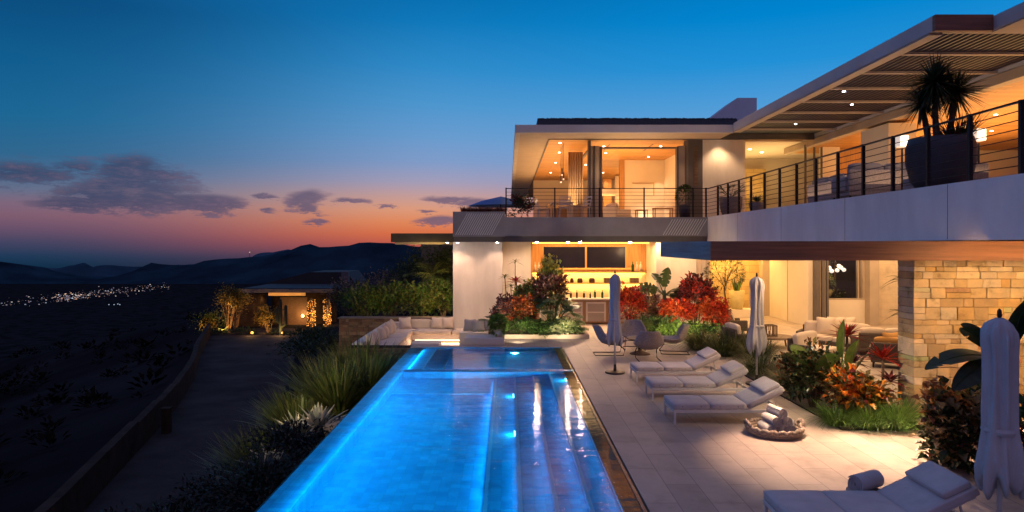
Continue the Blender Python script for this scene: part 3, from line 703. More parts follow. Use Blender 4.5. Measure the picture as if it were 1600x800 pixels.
# rooms upstairs
part('header_beam', dark_trim, [(3.4, 7.75, 28.5, 28.62, 7.20, 7.27), (3.4, 3.52, 28.62, 38, 7.20, 7.27)])
ds = part('folding_door_stack', dark_trim, [(3.32, 3.42, 28.2, 28.6, FL, 7.5), (3.55, 3.6, 28.3, 28.6, FL, 7.3), (3.82, 3.9, 28.3, 28.6, FL, 7.26)])
part('door_leaf', beige, [(3.43, 3.54, 28.35, 28.5, FL, 7.3), (3.62, 3.8, 28.35, 28.5, FL, 7.3)], ds)
ds = part('folding_door_stack', dark_trim, [(7.0, 7.06, 28.3, 28.6, FL, 7.26), (7.35, 7.95, 27.9, 28.6, FL, 7.5)])
part('door_leaf', beige, [(7.07, 7.34, 28.35, 28.5, FL, 7.3)], ds); part('door_glass', wood_dark, [(7.6, 7.75, 27.88, 27.899, 5.6, 7.2)], ds)
cu = MB(); zz = [FL + .02, 7.4]; n_ = 24
cu.add([(2.75 + .62 * i / n_, 31.0 + .07 * math.sin(i * 1.5), z) for z in zz for i in range(n_ + 1)], [(i, i + 1, n_ + 2 + i, n_ + 1 + i) for i in range(n_)])
cu.build('curtain', fabric_beige, H, world=True, smooth=True, solid=.02)
part('living_room_wall', plaster, [(5.95, 9.2, 35.0, 35.2, FL, 7.52)])
part('room_side_wall', plaster, [(8.0, 8.2, 28.6, 35, FL, 7.52)])
part('wall_post', wood, [(5.72, 5.95, 34.9, 35.2, FL, 7.52)])
part('kitchen_wall', plaster, [(1.7, 12, 46, 46.2, FL, 7.52), (6.6, 7.2, 42, 42.3, FL, 7.4)])
part('kitchen_cupboard', wood_dark, [(5.0, 5.75, 41.5, 42, FL, 6.9)])
part('kitchen_panel', wood, [(5.8, 6.3, 41.6, 42, FL, 7.2)])
part('kitchen_hood', plaster, [(5.4, 6.3, 39.9, 40.8, 6.1, 6.5)])
part('upper_wall_panel', stucco, [(7.95, 9.62, 27.9, 28.2, FL, 7.5)])
part('bright_room_wall', plaster, [(9.62, 9.8, 28.2, 34, FL, 7.5), (9.8, 19, 34, 34.2, FL, 7.5)])
part('bright_room_ceiling', plaster, [(9.8, 19, 28.3, 34.2, 7.46, 7.51)])
part('stone_chimney_breast', goldstone, [(11.4, 12.6, 33.4, 33.99, FL, 6.9)])
part('glass_door_frame', dark_trim, [(12.18, 12.24, 28.0, 28.1, FL, 7.3), (12.55, 12.6, 28.0, 28.1, FL, 7.3), (12.85, 12.9, 28.0, 28.1, FL, 7.3)])
part('room_corner_wall', plaster, [(12.9, 13.6, 28.0, 28.3, FL, 7.3)])
# right wing upstairs
part('wing_beam', beige, [(12.2, 12.5, 4, 30.2, 7.19, 7.44)])
part('wing_ceiling', wood_ceil, [(12.5, 25, 4, 30, 7.2, 7.3)])
part('wing_column', plaster, [(12.2, 13.1, 21.9, 23.6, FL, 7.1)])
part('wing_back_wall', plaster, [(16.2, 25, 29, 29.3, FL, 7.2)])
part('wood_panel_wall', wood, [(13.6, 16.2, 28.6, 28.9, FL, 7.2)])
part('wing_roof', stucco_grey, [(12.2, 25, 4, 30, 7.46, 7.75)])
# pergola
pg = part('pergola_edge_beam', stucco_grey, [(8.45, 8.6, 13.6, 25.6, RZ + .05, 7.75)])
part('pergola_trim', beige, [(8.46, 8.72, 13.7, 25.6, RZ, RZ + .049)])
part('pergola_front_beam', fascia_wood, [(8.45, 9.6, 13.5, 13.599, RZ + .03, 7.75)])
for y in (13.75, 15.35, 17.05, 18.75, 20.5, 22.2, 23.8, 25.4): part('pergola_crossbeam', beige, [(8.72, 12.2, y - .045, y + .045, RZ + .06, RZ + .12)])
part('pergola_slats', slat, [(8.76 + .15 * i, 8.76 + .15 * i + .055, 13.6, 25.6, RZ + .13, RZ + .25) for i in range(23)])
part('near_roof', stucco_grey, [(9.6, 25, 2, 13.599, 7.44, 7.72)])
part('near_roof_soffit', beige, [(9.62, 25, 2, 13.58, 7.41, 7.439)])
for p in ((10.0, 23.75), (10.3, 20.45), (10.65, 17.0), (9.2, 18.7), (10.6, 13.8)): lens((*p, RZ - .002), .04, lamp_cool, (0, 0, -1), 60, 100, PINKW)
# ceilings: small lamps
for p in ((2.2, 29), (2.4, 32), (2.5, 36), (2.55, 41), (2.3, 47), (2.6, 54)): lens((*p, 7.515), .05, lamp_white, (0, 0, -1), 150, 110, WARM)
for p in ((4.2, 30), (4.6, 32.2), (6.7, 30), (6.9, 33.6), (6.4, 27.6), (4.4, 27.6), (10.5, 27.5), (8.6, 27.5)): lens((*p, 7.515), .05, lamp_white, (0, 0, -1), 80, 110, WARM)
for p in ((4.9, 39), (5.7, 41), (4.2, 37)): lens((*p, 7.515), .05, lamp_white, (0, 0, -1), 150, 120, WARM)
for p in ((10.8, 30.5), (11.7, 31.5)): lens((*p, 7.455), .07, lamp_white, (0, 0, -1), 140, 120, (1, .66, .28))
for p in ((14.2, 26), (15, 21), (14, 17), (17, 24), (19, 21), (15.2, 13)): lens((*p, 7.195), .05, lamp_white, (0, 0, -1), 180, 120, WARM)
part('ceiling_grille', dark_trim, [(4.35, 4.41, 29.4, 31.4, 7.508, 7.519), (6.2, 6.26, 29.4, 31.4, 7.508, 7.519)])
# unseen area lights floating in the rooms, added to brighten the ceilings
area((5.2, 31.5, 5.0), (0, .1, 1), 270, 3, 4, AMBER); area((2.5, 36, 5.0), (0, 0, 1), 290, 1.2, 14, AMBER); area((6, 41, 5.2), (0, 0, 1), 240, 3, 4, AMBER)
area((15.8, 20, 5.2), (0, 0, 1), 760, 4, 14, AMBER); area((11.6, 31, 5.4), (0, 0, 1), 110, 2, 4, (1, .62, .22)); area((10, 19, 4.7), (0, 0, 1), 130, 2.4, 10, WARM)
area((5, 26.8, 5.0), (.1, 0, 1), 60, 7, .6, WARM); area((1.0, 34, 5), (0, 0, 1), 70, .8, 14, WARM)
spot((7.6, 34.2, 7.3), (.1, .7, -2.2), 160, 50, WARM); spot((8.7, 27.3, 7.4), (-.1, .5, -2), 60, 90, WARM)
point((7.0, 34.6, FL + .35), 22, (1, .7, .4))
# soffit lamps of the lower storey
for x in (1.1, 2.3, 2.78, 4.7): lens((x, 26.3, 3.29), .05, lamp_bright, (0, -.55, -1), 330, 105, (1, .62, .38), blend=.9)
for x in (-2.35, -1.95, -.42): lens((x, 26.35, 3.29), .045, lamp_bright, (0, .35, -1), 45, 95, PINKW)
spot((-1.2, 24.9, 3.25), (0, .8, -1.3), 170, 120, PINKW, .9); spot((.4, 26.6, 3.25), (0, .7, -1.1), 110, 100, PINKW, .9)  # first spot has no fixture: added in front to warm the pillar
area((9.5, 29, 3.25), (0, 0, -1), 130, 2.8, 2.8, (1, .58, .20)); area((9.8, 30.2, 3.2), (0, .5, -1), 120, 2.6, .2, (1, .58, .16))
area((13.2, 24.5, 3.25), (0, 0, -1), 400, 6, 5, (1, .58, .26)); area((10.5, 22, 3.25), (0, 0, -1), 330, 4.5, 7, (1, .58, .27)); area((9.6, 17.6, 3.25), (0, 0, -1), 130, 3.0, 3.0, WARM)
area((6.6, 27.0, 3.25), (0, .05, -1), 90, 2.6, .4, WARM)
for x in (4.3, 6.2): spot((x, 15.1, 2.9), (-.2, .35, -1), 70, 105, (1, .60, .38), .9)
# ashlar feature wall at the terrace
def ashlar(name, x0, x1, z0, z1, yf, thick, left=True, par=H):
    core = part(name, mortar, [(x0 + .02, x1, yf + .03, yf + thick - .02, z0, z1)], par)
    mb = MB(); rr = random.Random(8); z = z0
    pal = [(.52, .42, .27), (.56, .46, .31), (.46, .36, .22), (.60, .50, .36), (.50, .36, .18), (.42, .32, .20), (.60, .53, .42)]
    while z < z1 - .02:
        h = min(rr.choice([.09, .13, .16, .19, .23]), z1 - z); x = x0
        if z1 - z - h < .08: h = z1 - z
        while x < x1:
            w = rr.uniform(.14, .46); xe = min(x + w, x1); g_ = .0025; pr = rr.uniform(0, .028)
            c = rr.choice(pal); k = rr.uniform(.8, 1.12); c = tuple(q * k for q in c)
            dpt = .05 if x > x0 else thick
            if h > .17 and rr.random() < .35:
                hh = h * rr.uniform(.4, .6)
                mb.box(x + g_, xe - g_, yf - pr, yf + dpt, z + g_, z + hh - g_, c); c2 = tuple(q * rr.uniform(.8, 1.2) for q in c); mb.box(x + g_, xe - g_, yf - pr * .5, yf + dpt, z + hh + g_, z + h - g_, c2)
            else: mb.box(x + g_, xe - g_, yf - pr, yf + dpt, z + g_, z + h - g_, c)
            x = xe
        z += h
    mb.build('stone_blocks', stone_m, core, world=True, bevel=.009)
ashlar('ashlar_wall', 7.3, 14, 0.0, 2.968, 12.3, .5)
area((9.4, 10.5, 3.0), (0, .8, -.75), 100, 4.5, .3, (1, .54, .19)); spot((8.0, 10.9, 2.9), (0, .8, -1.0), 55, 110, (1, .54, .18), .9)  # unseen fill lights, added to wash the stone wall evenly
part('wall_plinth', deck_m, [(7.25, 25, 10.7, 12.29, -.2, .13)], bevel=.01)
# left flat roof beyond the pillar
part('side_roof', side_roof_m, [(-5.05, -2.12, 29.4, 33, 3.30, 3.68)]); part('side_roof_soffit', beige, [(-4.9, -2.15, 29.6, 32.9, 3.2, 3.299)])
part('side_roof_wall', dark_trim, [(-4.6, -2.2, 36, 36.2, 0, 3.2)])
spot((-3.3, 28.3, 2.6), (0, .9, -.25), 150, 120, (1, .66, .2), .9)  # fill spot without a fixture, added to light the palm
# ------------------------------------------------------------------ terrace furniture
def make_lounger(label):
    t = thing('sun_lounger', label, 'sun lounger', (2.93, 12.1, 0), 0, 'sun loungers in a row along the pool')
    L, Wd, zf = 2.0, .78, .24; hx = 1.32; ang = R(26)
    mb = MB()
    for y in (.02, Wd - .02): mb.bar((0, y, zf), (L, y, zf), .035, .05)
    mb.bar((.02, 0, zf), (.02, Wd, zf), .035, .05); mb.bar((L - .02, 0, zf), (L - .02, Wd, zf), .035, .05)
    for k in range(9): mb.bar((.15 + .13 * k, .03, zf + .012), (.15 + .13 * k, Wd - .03, zf + .012), .05, .012)
    mb.build('frame', white_metal, t, bevel=.005)
    for x in (.03, L - .03):
        for y in (.03, Wd - .03):
            mb = MB(); mb.bar((x, y, 0), (x, y, zf - .02), .032); mb.build('leg', white_metal, t)
    mb = MB(); e = Vector((math.cos(ang), 0, math.sin(ang)))
    for y in (.05, Wd - .05): mb.bar(Vector((hx, y, zf + .02)), Vector((hx, y, zf + .02)) + e * .70, .03)
    for y in (.1, Wd - .1): mb.bar(Vector((hx, y, zf + .02)) + e * .55, (L - .12, y, zf), .02)
    mb.build('backrest_frame', white_metal, t)
    for k, (a, b) in enumerate(((0.0, .655), (.665, 1.31))):
        mb = MB(); mb.cushion(b - a, Wd, .10, ((a + b) / 2, Wd / 2, zf + .08), None, .024, .004); o = mb.build('seat_cushion', fabric, t, smooth=True)
        bt = MB()
        for q in (.25, .75): bt.ball((a + (b - a) * q, -.001, zf + .085), .012, 8, 5)
        bt.build('button', fabric_grey, o)
    q = Euler((0, -ang, 0)).to_quaternion()
    c = Vector((hx, Wd / 2, zf + .085)) + e * .36 + Vector((0, 0, .0))
    mb = MB(); mb.cushion(.72, Wd, .10, c, q, .024, .004); mb.build('back_cushion', fabric, t, smooth=True)
    c2 = c + e * .17 + Vector((-math.sin(ang), 0, math.cos(ang))) * .085
    mb = MB(); mb.cushion(.33, Wd - .06, .08, c2, q, .03, .008); mb.build('head_cushion', fabric, t, smooth=True)
    return t
l0 = make_lounger('white sun lounger beside the basket of rolled towels')
dup(l0, (2.93, 13.95, 0), R(-1), 'white sun lounger in the middle of the far row of three')
dup(l0, (2.95, 15.75, 0), R(.5), 'white sun lounger farthest away, nearest the wire armchairs')
dup(l0, (2.93, 7.12, 0), R(-1), 'large white sun lounger in the right foreground, closest to the viewer')
def make_parasol(label, loc, H_=2.5, s=1.0, m=canvas):
    t = thing('closed_parasol', label, 'parasol', loc, 0, 'closed parasols beside the loungers')
    mb = MB(); mb.tube([(0, 0, 0), (0, 0, H_ - .02)], .022, 10); mb.build('pole', white_metal, t, smooth=True)
    mb = MB(); mb.lathe([(.0, 0), (.24, 0), (.25, .02), (.24, .04), (.04, .06), (.03, .22)], 24); mb.build('base', metal, t)
    ph = random.uniform(0, 6)
    prof_old = [(.05, H_ - .02), (.13, H_ - .035), (.175, H_ - .08), (.205, H_ - .15), (.20, H_ - .24), (.17, H_ - .36), (.165, H_ - .6), (.168, H_ - .95), (.172, H_ - 1.12), (.195, H_ - 1.25), (.23, H_ - 1.40), (.245, H_ - 1.52), (.22, H_ - 1.62), (.15, H_ - 1.70)]
    prof = [(.03, H_), (.07, H_ - .025), (.12, H_ - .075), (.150, H_ - .14), (.152, H_ - .22), (.135, H_ - .34), (.132, H_ - .6), (.14, H_ - .9), (.145, H_ - 1.1), (.165, H_ - 1.22), (.195, H_ - 1.38), (.215, H_ - 1.5), (.205, H_ - 1.6), (.16, H_ - 1.68)]
    prof = [(r * s, z) for r, z in prof]
    def fold(tt, z):
        k = min(1, max(.3, (H_ - z) / .3))
        return 1 + .30 * k * (.5 - abs(math.sin(4 * tt + ph + .7 * math.sin(z * 1.9 + ph)))) + .12 * k * math.sin(3 * tt + z * 2.2 + ph) + .10 * (.5 - abs(math.sin(7.5 * tt + z * 1.8))) + .04 * math.sin(5 * tt + z * 6)
    mb = MB(); mb.lathe(prof, 144, fold=fold, cap=False)
    v2 = []
    for i, p in enumerate(mb.v):
        k = i // 144
        dz = (.07 * math.sin(8 * 2 * math.pi * (i % 144) / 144 + ph) + .05 * math.sin(5 * 2 * math.pi * (i % 144) / 144)) if k >= len(prof) - 3 else (.02 * math.sin(8 * 2 * math.pi * (i % 144) / 144 + ph) if k > 1 else 0)
        v2.append((p[0], p[1], p[2] + dz))
    mb.v = v2
    cnp = mb.build('canopy', m, t, smooth=True, solid=.006)
    mb = MB(); mb.lathe([(.155 * s, H_ - 1.09), (.168 * s, H_ - 1.12), (.155 * s, H_ - 1.15)], 24); mb.build('tie_strap', m, cnp)
    mb = MB(); mb.lathe([(.0, H_ + .1), (.018, H_ + .08), (.022, H_ + .03), (.012, H_ - .01), (.05, H_ - .05)], 12); mb.build('finial', metal, t)
    return t
make_parasol('closed blue-grey parasol by the wire armchairs at the far end of the pool', (2.66, 17.0, 0), 2.46, .82)
make_parasol('closed pale parasol standing behind the middle loungers in front of the grass bed', (5.68, 15.6, 0), 2.46, .95)
make_parasol('big closed parasol in the right foreground, cut by the picture edge', (4.93, 6.85, 0), 2.46, .96)
# wire armchairs on sled bases
def make_armchair(label, loc, rz):
    t = thing('rope_armchair', label, 'armchair', loc, rz, 'rope armchairs round the low table')
    mb = MB(); nu, nv = 14, 10; vs = []
    path = [(.44, .40), (.34, .36), (.2, .335), (.05, .32), (-.1, .32), (-.22, .36), (-.31, .46), (-.37, .58), (-.42, .70), (-.46, .80), (-.49, .85)]
    for j, (x, z) in enumerate(path):
        tt = j / (len(path) - 1); w = .30 + .10 * math.sin(math.pi * min(1, tt * 1.15)) - .06 * max(0, tt - .7) / .3
        for i in range(nu + 1):
            u = 2 * i / nu - 1
            vs.append((x + (.20 * u * u if tt > .5 else .05 * u * u), u * w, z + (.15 * abs(u) ** 2.4 * math.sin(math.pi * min(1, .15 + tt)))))
    mb.add(vs, [(j * (nu + 1) + i, j * (nu + 1) + i + 1, (j + 1) * (nu + 1) + i + 1, (j + 1) * (nu + 1) + i) for j in range(len(path) - 1) for i in range(nu)])
    mb.build('seat_shell', wicker, t, smooth=True, solid=.022)
    mb = MB(); mb.cushion(.5, .48, .06, (.12, 0, .365), None, .03, .01); mb.build('seat_pad', fabric_grey, t, smooth=True)
    for s in (-1, 1):
        mb = MB(); mb.tube([(-.1, .24 * s, .33), (.28, .28 * s, .30), (.40, .30 * s, .16), (.36, .30 * s, .02), (.2, .30 * s, .014), (-.44, .30 * s, .014)], .013, 8); mb.build('sled_leg', metal, t, smooth=True)
    mb = MB(); mb.tube([(-.44, -.30, .014), (-.44, .30, .014)], .013, 8); mb.build('floor_bar', metal, t); mb = MB(); mb.tube([(.28, -.28, .30), (.28, .28, .30)], .011, 8); mb.build('seat_bar', metal, t)
    return t
a0 = make_armchair('rope armchair left of the low table, seen from the side', (2.95, 19.9, 0), R(0))
dup(a0, (3.85, 20.9, 0), R(-95), 'rope armchair behind the low table, beyond the nearest chair')
dup(a0, (3.88, 18.9, 0), R(88), 'rope armchair turned with its round back to the viewer')
dup(a0, (4.85, 20.1, 0), R(172), 'rope armchair right of the low table, in front of the grass bed')
t = thing('low_round_table', 'small round bronze table in the middle of the rope armchairs', 'table', (3.85, 19.95, 0))
mb = MB(); mb.lathe([(.0, .44), (.38, .44), (.385, .455), (.38, .47), (0, .47)], 32, cap=False); mb.build('table_top', pot_brown, t)
mb = MB(); mb.lathe([(.30, 0), (.28, .03), (.06, .1), (.05, .40), (.2, .439)], 24); mb.build('pedestal', pot_brown, t, smooth=True)
# towel basket
t = thing('towel_basket', 'round shallow rope basket on the paving holding rolled towels', 'basket', (4.5, 11.55, 0))
mb = MB(); mb.lathe([(.0, .012), (.32, .012), (.36, .02), (.32, .03), (0, .03)], 36, cap=False); mb.build('bottom', basket_m, t, smooth=True)
for k, (r_, z_) in enumerate(((.40, .035), (.43, .08))):
    mb = MB(); mb.tube([(r_ * math.cos(a) , r_ * math.sin(a), z_) for a in [2 * math.pi * i / 96 for i in range(97)]], .034, 8); mb.build('rope_coil', basket_m, t, smooth=True)
br = MB()
for k in range(40):
    a = k * math.pi / 20; e = Vector((-math.sin(a), math.cos(a), .55 if k % 2 else -.55)).normalized(); c = Vector((.445 * math.cos(a), .445 * math.sin(a), .125)); br.tube([c - e * .055, c - e * .03, c + e * .03, c + e * .055], [.012, .034, .034, .012], 7)
br.build('braided_rim', basket_m, t, smooth=True)
for s in (-1, 1):
    mb = MB(); mb.tube([(s * .44, -.13, .14), (s * .46, -.08, .20), (s * .465, 0, .22), (s * .46, .08, .20), (s * .44, .13, .14)], .03, 8); mb.build('handle', basket_m, t, smooth=True)
def roll(name, label, loc, rz, r=.082, L=.40, m=terry, group='rolled towels in the basket'):
    mb = MB(); ph = random.uniform(0, 6); n = 80; prof = []
    for i in range(n): a = ph + i * .32; prof.append(((r * (.12 + .88 * i / n)) * math.cos(a), (r * (.12 + .88 * i / n)) * math.sin(a)))
    vs = [(p[0], -L / 2, p[1]) for p in prof] + [(p[0], L / 2, p[1]) for p in prof]
    mb.add(vs, [(i, i + 1, n + i + 1, n + i) for i in range(n - 1)])
    mb.tube([(0, -L / 2 + .03, 0), (0, L / 2 - .03, 0)], r * .9, 20)
    o = mb.build(name, m, None, smooth=False, solid=.011); o.location = loc; o.rotation_euler = (0, 0, rz)
    return tag(o, label, 'towel', group)
T0 = Vector((4.52, 11.5, 0))
tl = ['left', 'middle', 'right']
for k, (dx, dz, lb) in enumerate([(-.16, .115, 'rolled white towel at the left of the bottom row in the basket'), (0, .115, 'rolled white towel in the middle of the bottom row in the basket'), (.16, .115, 'rolled white towel at the right of the bottom row in the basket'),
                      (-.08, .25, 'rolled white towel on the left of the second layer of the basket'), (.08, .25, 'rolled white towel on the right of the second layer of the basket'), (0.0, .385, 'rolled white towel topmost on the pile in the basket')]):
    roll('rolled_towel', lb, T0 + Vector((dx, 0, dz)), R(8 + random.uniform(-6, 6)))
roll('rolled_towel', 'rolled towel lying across the rim of the basket, nearest the lounger leg', T0 + Vector((.22, .20, .14)), R(60), .07, .3)
roll('bolster', 'round blue-grey bolster beyond the foreground lounger', (4.22, 8.06, .40), R(-60), .10, .42, canvas, None)
OFF_ = None
t = thing('side_stool', 'small low stool behind the foreground lounger carrying the bolster', 'stool', (4.22, 8.06, 0))
mb = MB(); mb.lathe([(0, .27), (.2, .27), (.21, .285), (.2, .30), (0, .30)], 24, cap=False); mb.build('stool_top', wicker, t)
mb = MB(); mb.lathe([(.15, 0), (.10, .13), (.16, .268)], 20); mb.build('stool_body', wicker, t, smooth=True)

# ------------------------------------------------------------------ sunken lounge
pit = thing('sunken_lounge_wall', 'rough brown stone retaining wall around the sunken lounge', 'wall', (-5, 27.7, -.6))
def rubble(name, x0, x1, z0, z1, yf, thick, par, seed=2):
    core = part('wall_core', mortar, [(x0, x1, yf + .04, yf + thick, z0, z1 - .03)], par); mb = MB(); rr = random.Random(seed); z = z0
    while z < z1 - .05:
        h = min(rr.uniform(.09, .2), z1 - z); x = x0
        while x < x1 - .01:
            xe = min(x + rr.uniform(.12, .42), x1); k = rr.uniform(.5, 1.15); c = rr.choice([(.30, .19, .11), (.26, .15, .09), (.34, .24, .15), (.22, .13, .08)]); c = tuple(q * k for q in c)
            mb.box(x + .01, xe - .01, yf - rr.uniform(0, .03), yf + .1, z + .008, z + h - .008, c); x = xe
        z += h
    mb.build(name, rubble_m, core, world=True, bevel=.012)
rubble('stones', -6.85, -2.2, -1.4, .18, 27.62, .5, pit, 4)
part('wall_coping', mortar, [(-6.9, -2.2, 27.58, 28.2, .185, .24)], pit, bevel=.01)
p2 = thing('pool_corner_wall', 'dark stone wall end below the sunken lounge, beside the pool corner', 'wall', (-4, 21.3, -2))
rubble('stones', -4.95, -3.06, -2.4, -.02, 21.3, .25, p2, 7)
part('wall_coping', wall_dark, [(-4.97, -3.055, 21.27, 21.57, -.018, .02)], p2)
part('pit_floor', plaster, [(-4.95, -.75, 21.56, 27.6, -.8, -.6)], thing('lounge_floor', 'pale stone floor of the sunken lounge', 'floor', (-3, 24, -.6)))
sf = thing('built_in_sofa', 'cream L-shaped built-in sofa lining the sunken lounge', 'sofa', (-3, 25, -.6))
part('left_base', plaster, [(-4.85, -3.75, 21.6, 27.3, -.6, -.28)], sf)
part('back_base', plaster, [(-3.74, -.6, 26.35, 27.3, -.48, -.28)], sf)
part('plinth', beige, [(-3.6, -.7, 26.5, 27.2, -.6, -.481)], sf)
part('backrest', plaster, [(-4.95, -4.62, 21.6, 27.55, -.6, .07), (-4.61, -.6, 27.2, 27.55, -.6, .09)], sf, bevel=.02)
part('led_strip', emit_mat('lounge_led', (1.0, .72, .42), 5.0), [(-3.6, -.75, 26.42, 26.45, -.52, -.485)], sf)
area((-2.2, 26.3, -.5), (0, -.8, -.6), 26, 2.8, .05, PINKW)
for k in range(4):
    y = 21.7 + k * 1.38; mb = MB(); mb.cushion(.92, 1.34, .15, (-4.15, y + .68, -.20), None, .04, .015); o = mb.build('seat_cushion', fabric_beige, sf, smooth=True); o.location = -OFF[sf.name]
for k in range(2):
    mb = MB(); mb.cushion(1.5, .88, .15, (-2.95 + k * 1.53, 26.72, -.20), None, .04, .015); o = mb.build('seat_cushion', fabric_beige, sf, smooth=True); o.location = -OFF[sf.name]
for k in range(3):
    mb = MB(); mb.cushion(1.02, .18, .36, (-3.55 + k * 1.05, 27.12, .04), None, .05, .02); o = mb.build('back_cushion', fabric_beige, sf, smooth=True); o.location = -OFF[sf.name]
def pillow(label, c, size, rx, rz, m=fabric_beige, group='cushions on the sunken sofa'):
    mb = MB(); mb.cushion(size, size, .15, (0, 0, 0), None, .05, .05, 8, .12)
    o = mb.build('throw_pillow', m, None, smooth=True); o.location = c; o.rotation_euler = Euler((R(rx), 0, R(rz)), 'XYZ'); return tag(o, label, 'cushion', group)
names = ['nearest', 'second nearest', 'third', 'fourth', 'fifth', 'farthest']
for k, y in enumerate((21.95, 22.75, 23.9, 24.6, 25.4, 26.1)):
    pillow(f'cream throw pillow on the left sofa arm, {names[k]} of six in a row', (-4.42, y, .10), .50, 68, 90 + (-8, 6, -5, 8, -3, 5)[k])
pillow('cream throw pillow in the far corner of the sunken sofa', (-4.05, 26.85, .10), .50, 70, 20)
pillow('cream throw pillow on the sofa back, left one of the close pair', (-2.8, 26.88, .12), .46, 68, -6)
pillow('cream throw pillow on the sofa back, right one of the close pair', (-2.38, 26.9, .12), .46, 68, 8)
for k, (x, y) in enumerate(((-1.4, 24.9), (-1.08, 24.7), (-.75, 24.9))):
    pillow('grey throw pillow on the raised ledge before the pillar, ' + ('left of three', 'middle of three', 'right of three')[k], (x, y, .26), .46, 64, (-10, 14, -18)[k], fabric_grey, 'grey cushions on the ledge')
tag(part('stone_ledge', plaster, [(-1.75, -.75, 24.4, 25.6, -.6, .05)], None, bevel=.015), 'pale block seat beside the right end of the sunken sofa', 'seat')
t = thing('pit_table', 'low block table in the sunken lounge with a green plant on it', 'table', (-2.9, 24.2, -.6)); part('table_block', plaster, [(-3.4, -2.4, 23.8, 24.6, -.6, -.25)], t, bevel=.02)
tag(part('planter_box', plaster, [(-1.40, -.12, 21.75, 22.6, .001, .22)], None, bevel=.015), 'small pale square plinth between the pool end and the flower bed', 'plinth')
part('bed_kerb', kerb_m, [(-.7, 2.75, 23.15, 23.27, 0, .14), (2.63, 2.75, 23.27, 26.3, 0, .14)], thing('bed_edging', 'low stone edging of the bed with the large croton mound', 'kerb', (1, 23.2, 0)))
tag(part('flower_bed_soil', soil, [(-.68, 2.62, 23.28, 26.4, 0, .11)], None), kind='structure')

# ------------------------------------------------------------------ bar things
def bottle(label, loc, h, r, m, grp):
    mb = MB(); mb.lathe([(0, 0), (r, 0), (r, h * .6), (r * .85, h * .68), (r * .32, h * .78), (r * .32, h), (0, h)], 12, cap=False); o = mb.build('bottle', m, None, smooth=True); o.location = loc; return tag(o, label, 'bottle', grp)
rr = random.Random(9)
for k in range(13):
    bottle('dark bottle standing in the row on the bar counter', (2.55 + k * .26 + rr.uniform(-.06, .06), 27.7 + rr.uniform(-.15, .25), 1.032), rr.uniform(.24, .36), rr.uniform(.035, .05), rr.choice([bottle_g, bottle_gr, bottle_g]), 'bottles on the bar counter')
for k, x in enumerate((4.95, 5.15, 5.4)): bottle('pale bottle on the upper bar shelf, right of the dark windows', (5.28 + k * .17, 28.93, 2.055), .42, .06, (bottle_gr, bottle_w, bottle_w)[k], 'bottles right of the dark windows')
for k in range(2): bottle('white bottle on the upper bar shelf at its left end', (1.14 + k * .16, 28.93, 2.055), .40, .055, bottle_w, 'white bottles at the left end of the shelf')
def jar(label, x, m=bottle_g):
    mb = MB(); mb.lathe([(0, 0), (.07, 0), (.08, .05), (.075, .14), (.05, .17), (.055, .19), (0, .19)], 14, cap=False); o = mb.build('jar', m, None, smooth=True); o.location = (x, 28.92, 1.583); return tag(o, label, 'jar', 'jars on the lower shelf')
for x in (2.7, 3.0, 3.08, 3.5, 3.6): jar('small jar on the lower lit shelf of the bar', x)
for x, lb in ((4.05, 'stack of dark boxes on the lower shelf, left of the parasol'), (5.15, 'stack of dark boxes on the lower shelf, right of the parasol'), (1.2, 'stack of dark boxes at the left end of the lower shelf')):
    mb = MB()
    for i in range(2):
        for j in range(3): mb.box(x + j * .13, x + j * .13 + .11, 28.8, 29.0, 1.583 + i * .105, 1.683 + i * .105)
    tag(mb.build('stacked_boxes', wood_dark, None, bevel=.006), lb, 'boxes')

# ------------------------------------------------------------------ lower outdoor living room
def sofa(label, loc, rz, Ln=1.9, dp=.9, m=fabric_beige, wm=wicker_dark, pillows=0, name='outdoor_sofa'):
    t = thing(name, label, 'sofa', loc, rz)
    mb = MB(); mb.box(-Ln / 2, Ln / 2, -dp / 2, dp / 2, .14, .24); mb.build('base', wm, t, bevel=.02)
    mb = MB(); mb.box(-Ln / 2, Ln / 2, dp / 2 - .1, dp / 2, .24, .66); mb.build('back_panel', wm, t, bevel=.03)
    for s in (-1, 1):
        mb = MB(); mb.box(s * Ln / 2 - .05, s * Ln / 2 + .05, -dp / 2 + .1, dp / 2 - .1, .24, .52); mb.build('arm', wm, t, bevel=.03)
        for y in (-dp / 2 + .06, dp / 2 - .06):
            mb = MB(); mb.bar((s * (Ln / 2 - .06), y, 0), (s * (Ln / 2 - .06), y, .14), .04); mb.build('leg', metal, t)
    n = max(1, round(Ln / .9))
    for k in range(n):
        w = (Ln - .12) / n; mb = MB(); mb.cushion(w - .01, dp - .12, .17, (-Ln / 2 + .06 + w * (k + .5), -.05, .33), None, .05, .02); mb.build('seat_cushion', m, t, smooth=True)
        mb = MB(); mb.cushion(w - .02, .17, .4, (-Ln / 2 + .06 + w * (k + .5), dp / 2 - .2, .58), Euler((R(-10), 0, 0)).to_quaternion(), .06, .03); mb.build('back_cushion', m, t, smooth=True)
    return t
sofa('beige daybed sofa under the lit canopy, left of the dark rope sofa', (10.0, 20.9, 0), R(-35), 2.0, .95)
for k in range(3): pillow('cream pillow leaning on the daybed sofa, ' + ('left', 'middle', 'right')[k] + ' of the three', (9.85 + .34 * k, 21.15 + .03 * k, .68), .56, 72, -22 + 6 * k, fabric_beige, 'pillows on the daybed sofa')
sofa('dark rope sofa with pale cushions seen from behind under the canopy', (10.9, 19.9, 0), R(170), 1.5, .85)
sofa('beige lounge chair with dark rope frame nearest the grass bed', (8.35, 18.6, 0), R(40), 1.3, .9)
sofa('dark woven armchair near the blue-shaded stone pier', (10.0, 17.9, 0), R(150), .85, .8, fabric_orange, name='outdoor_armchair')
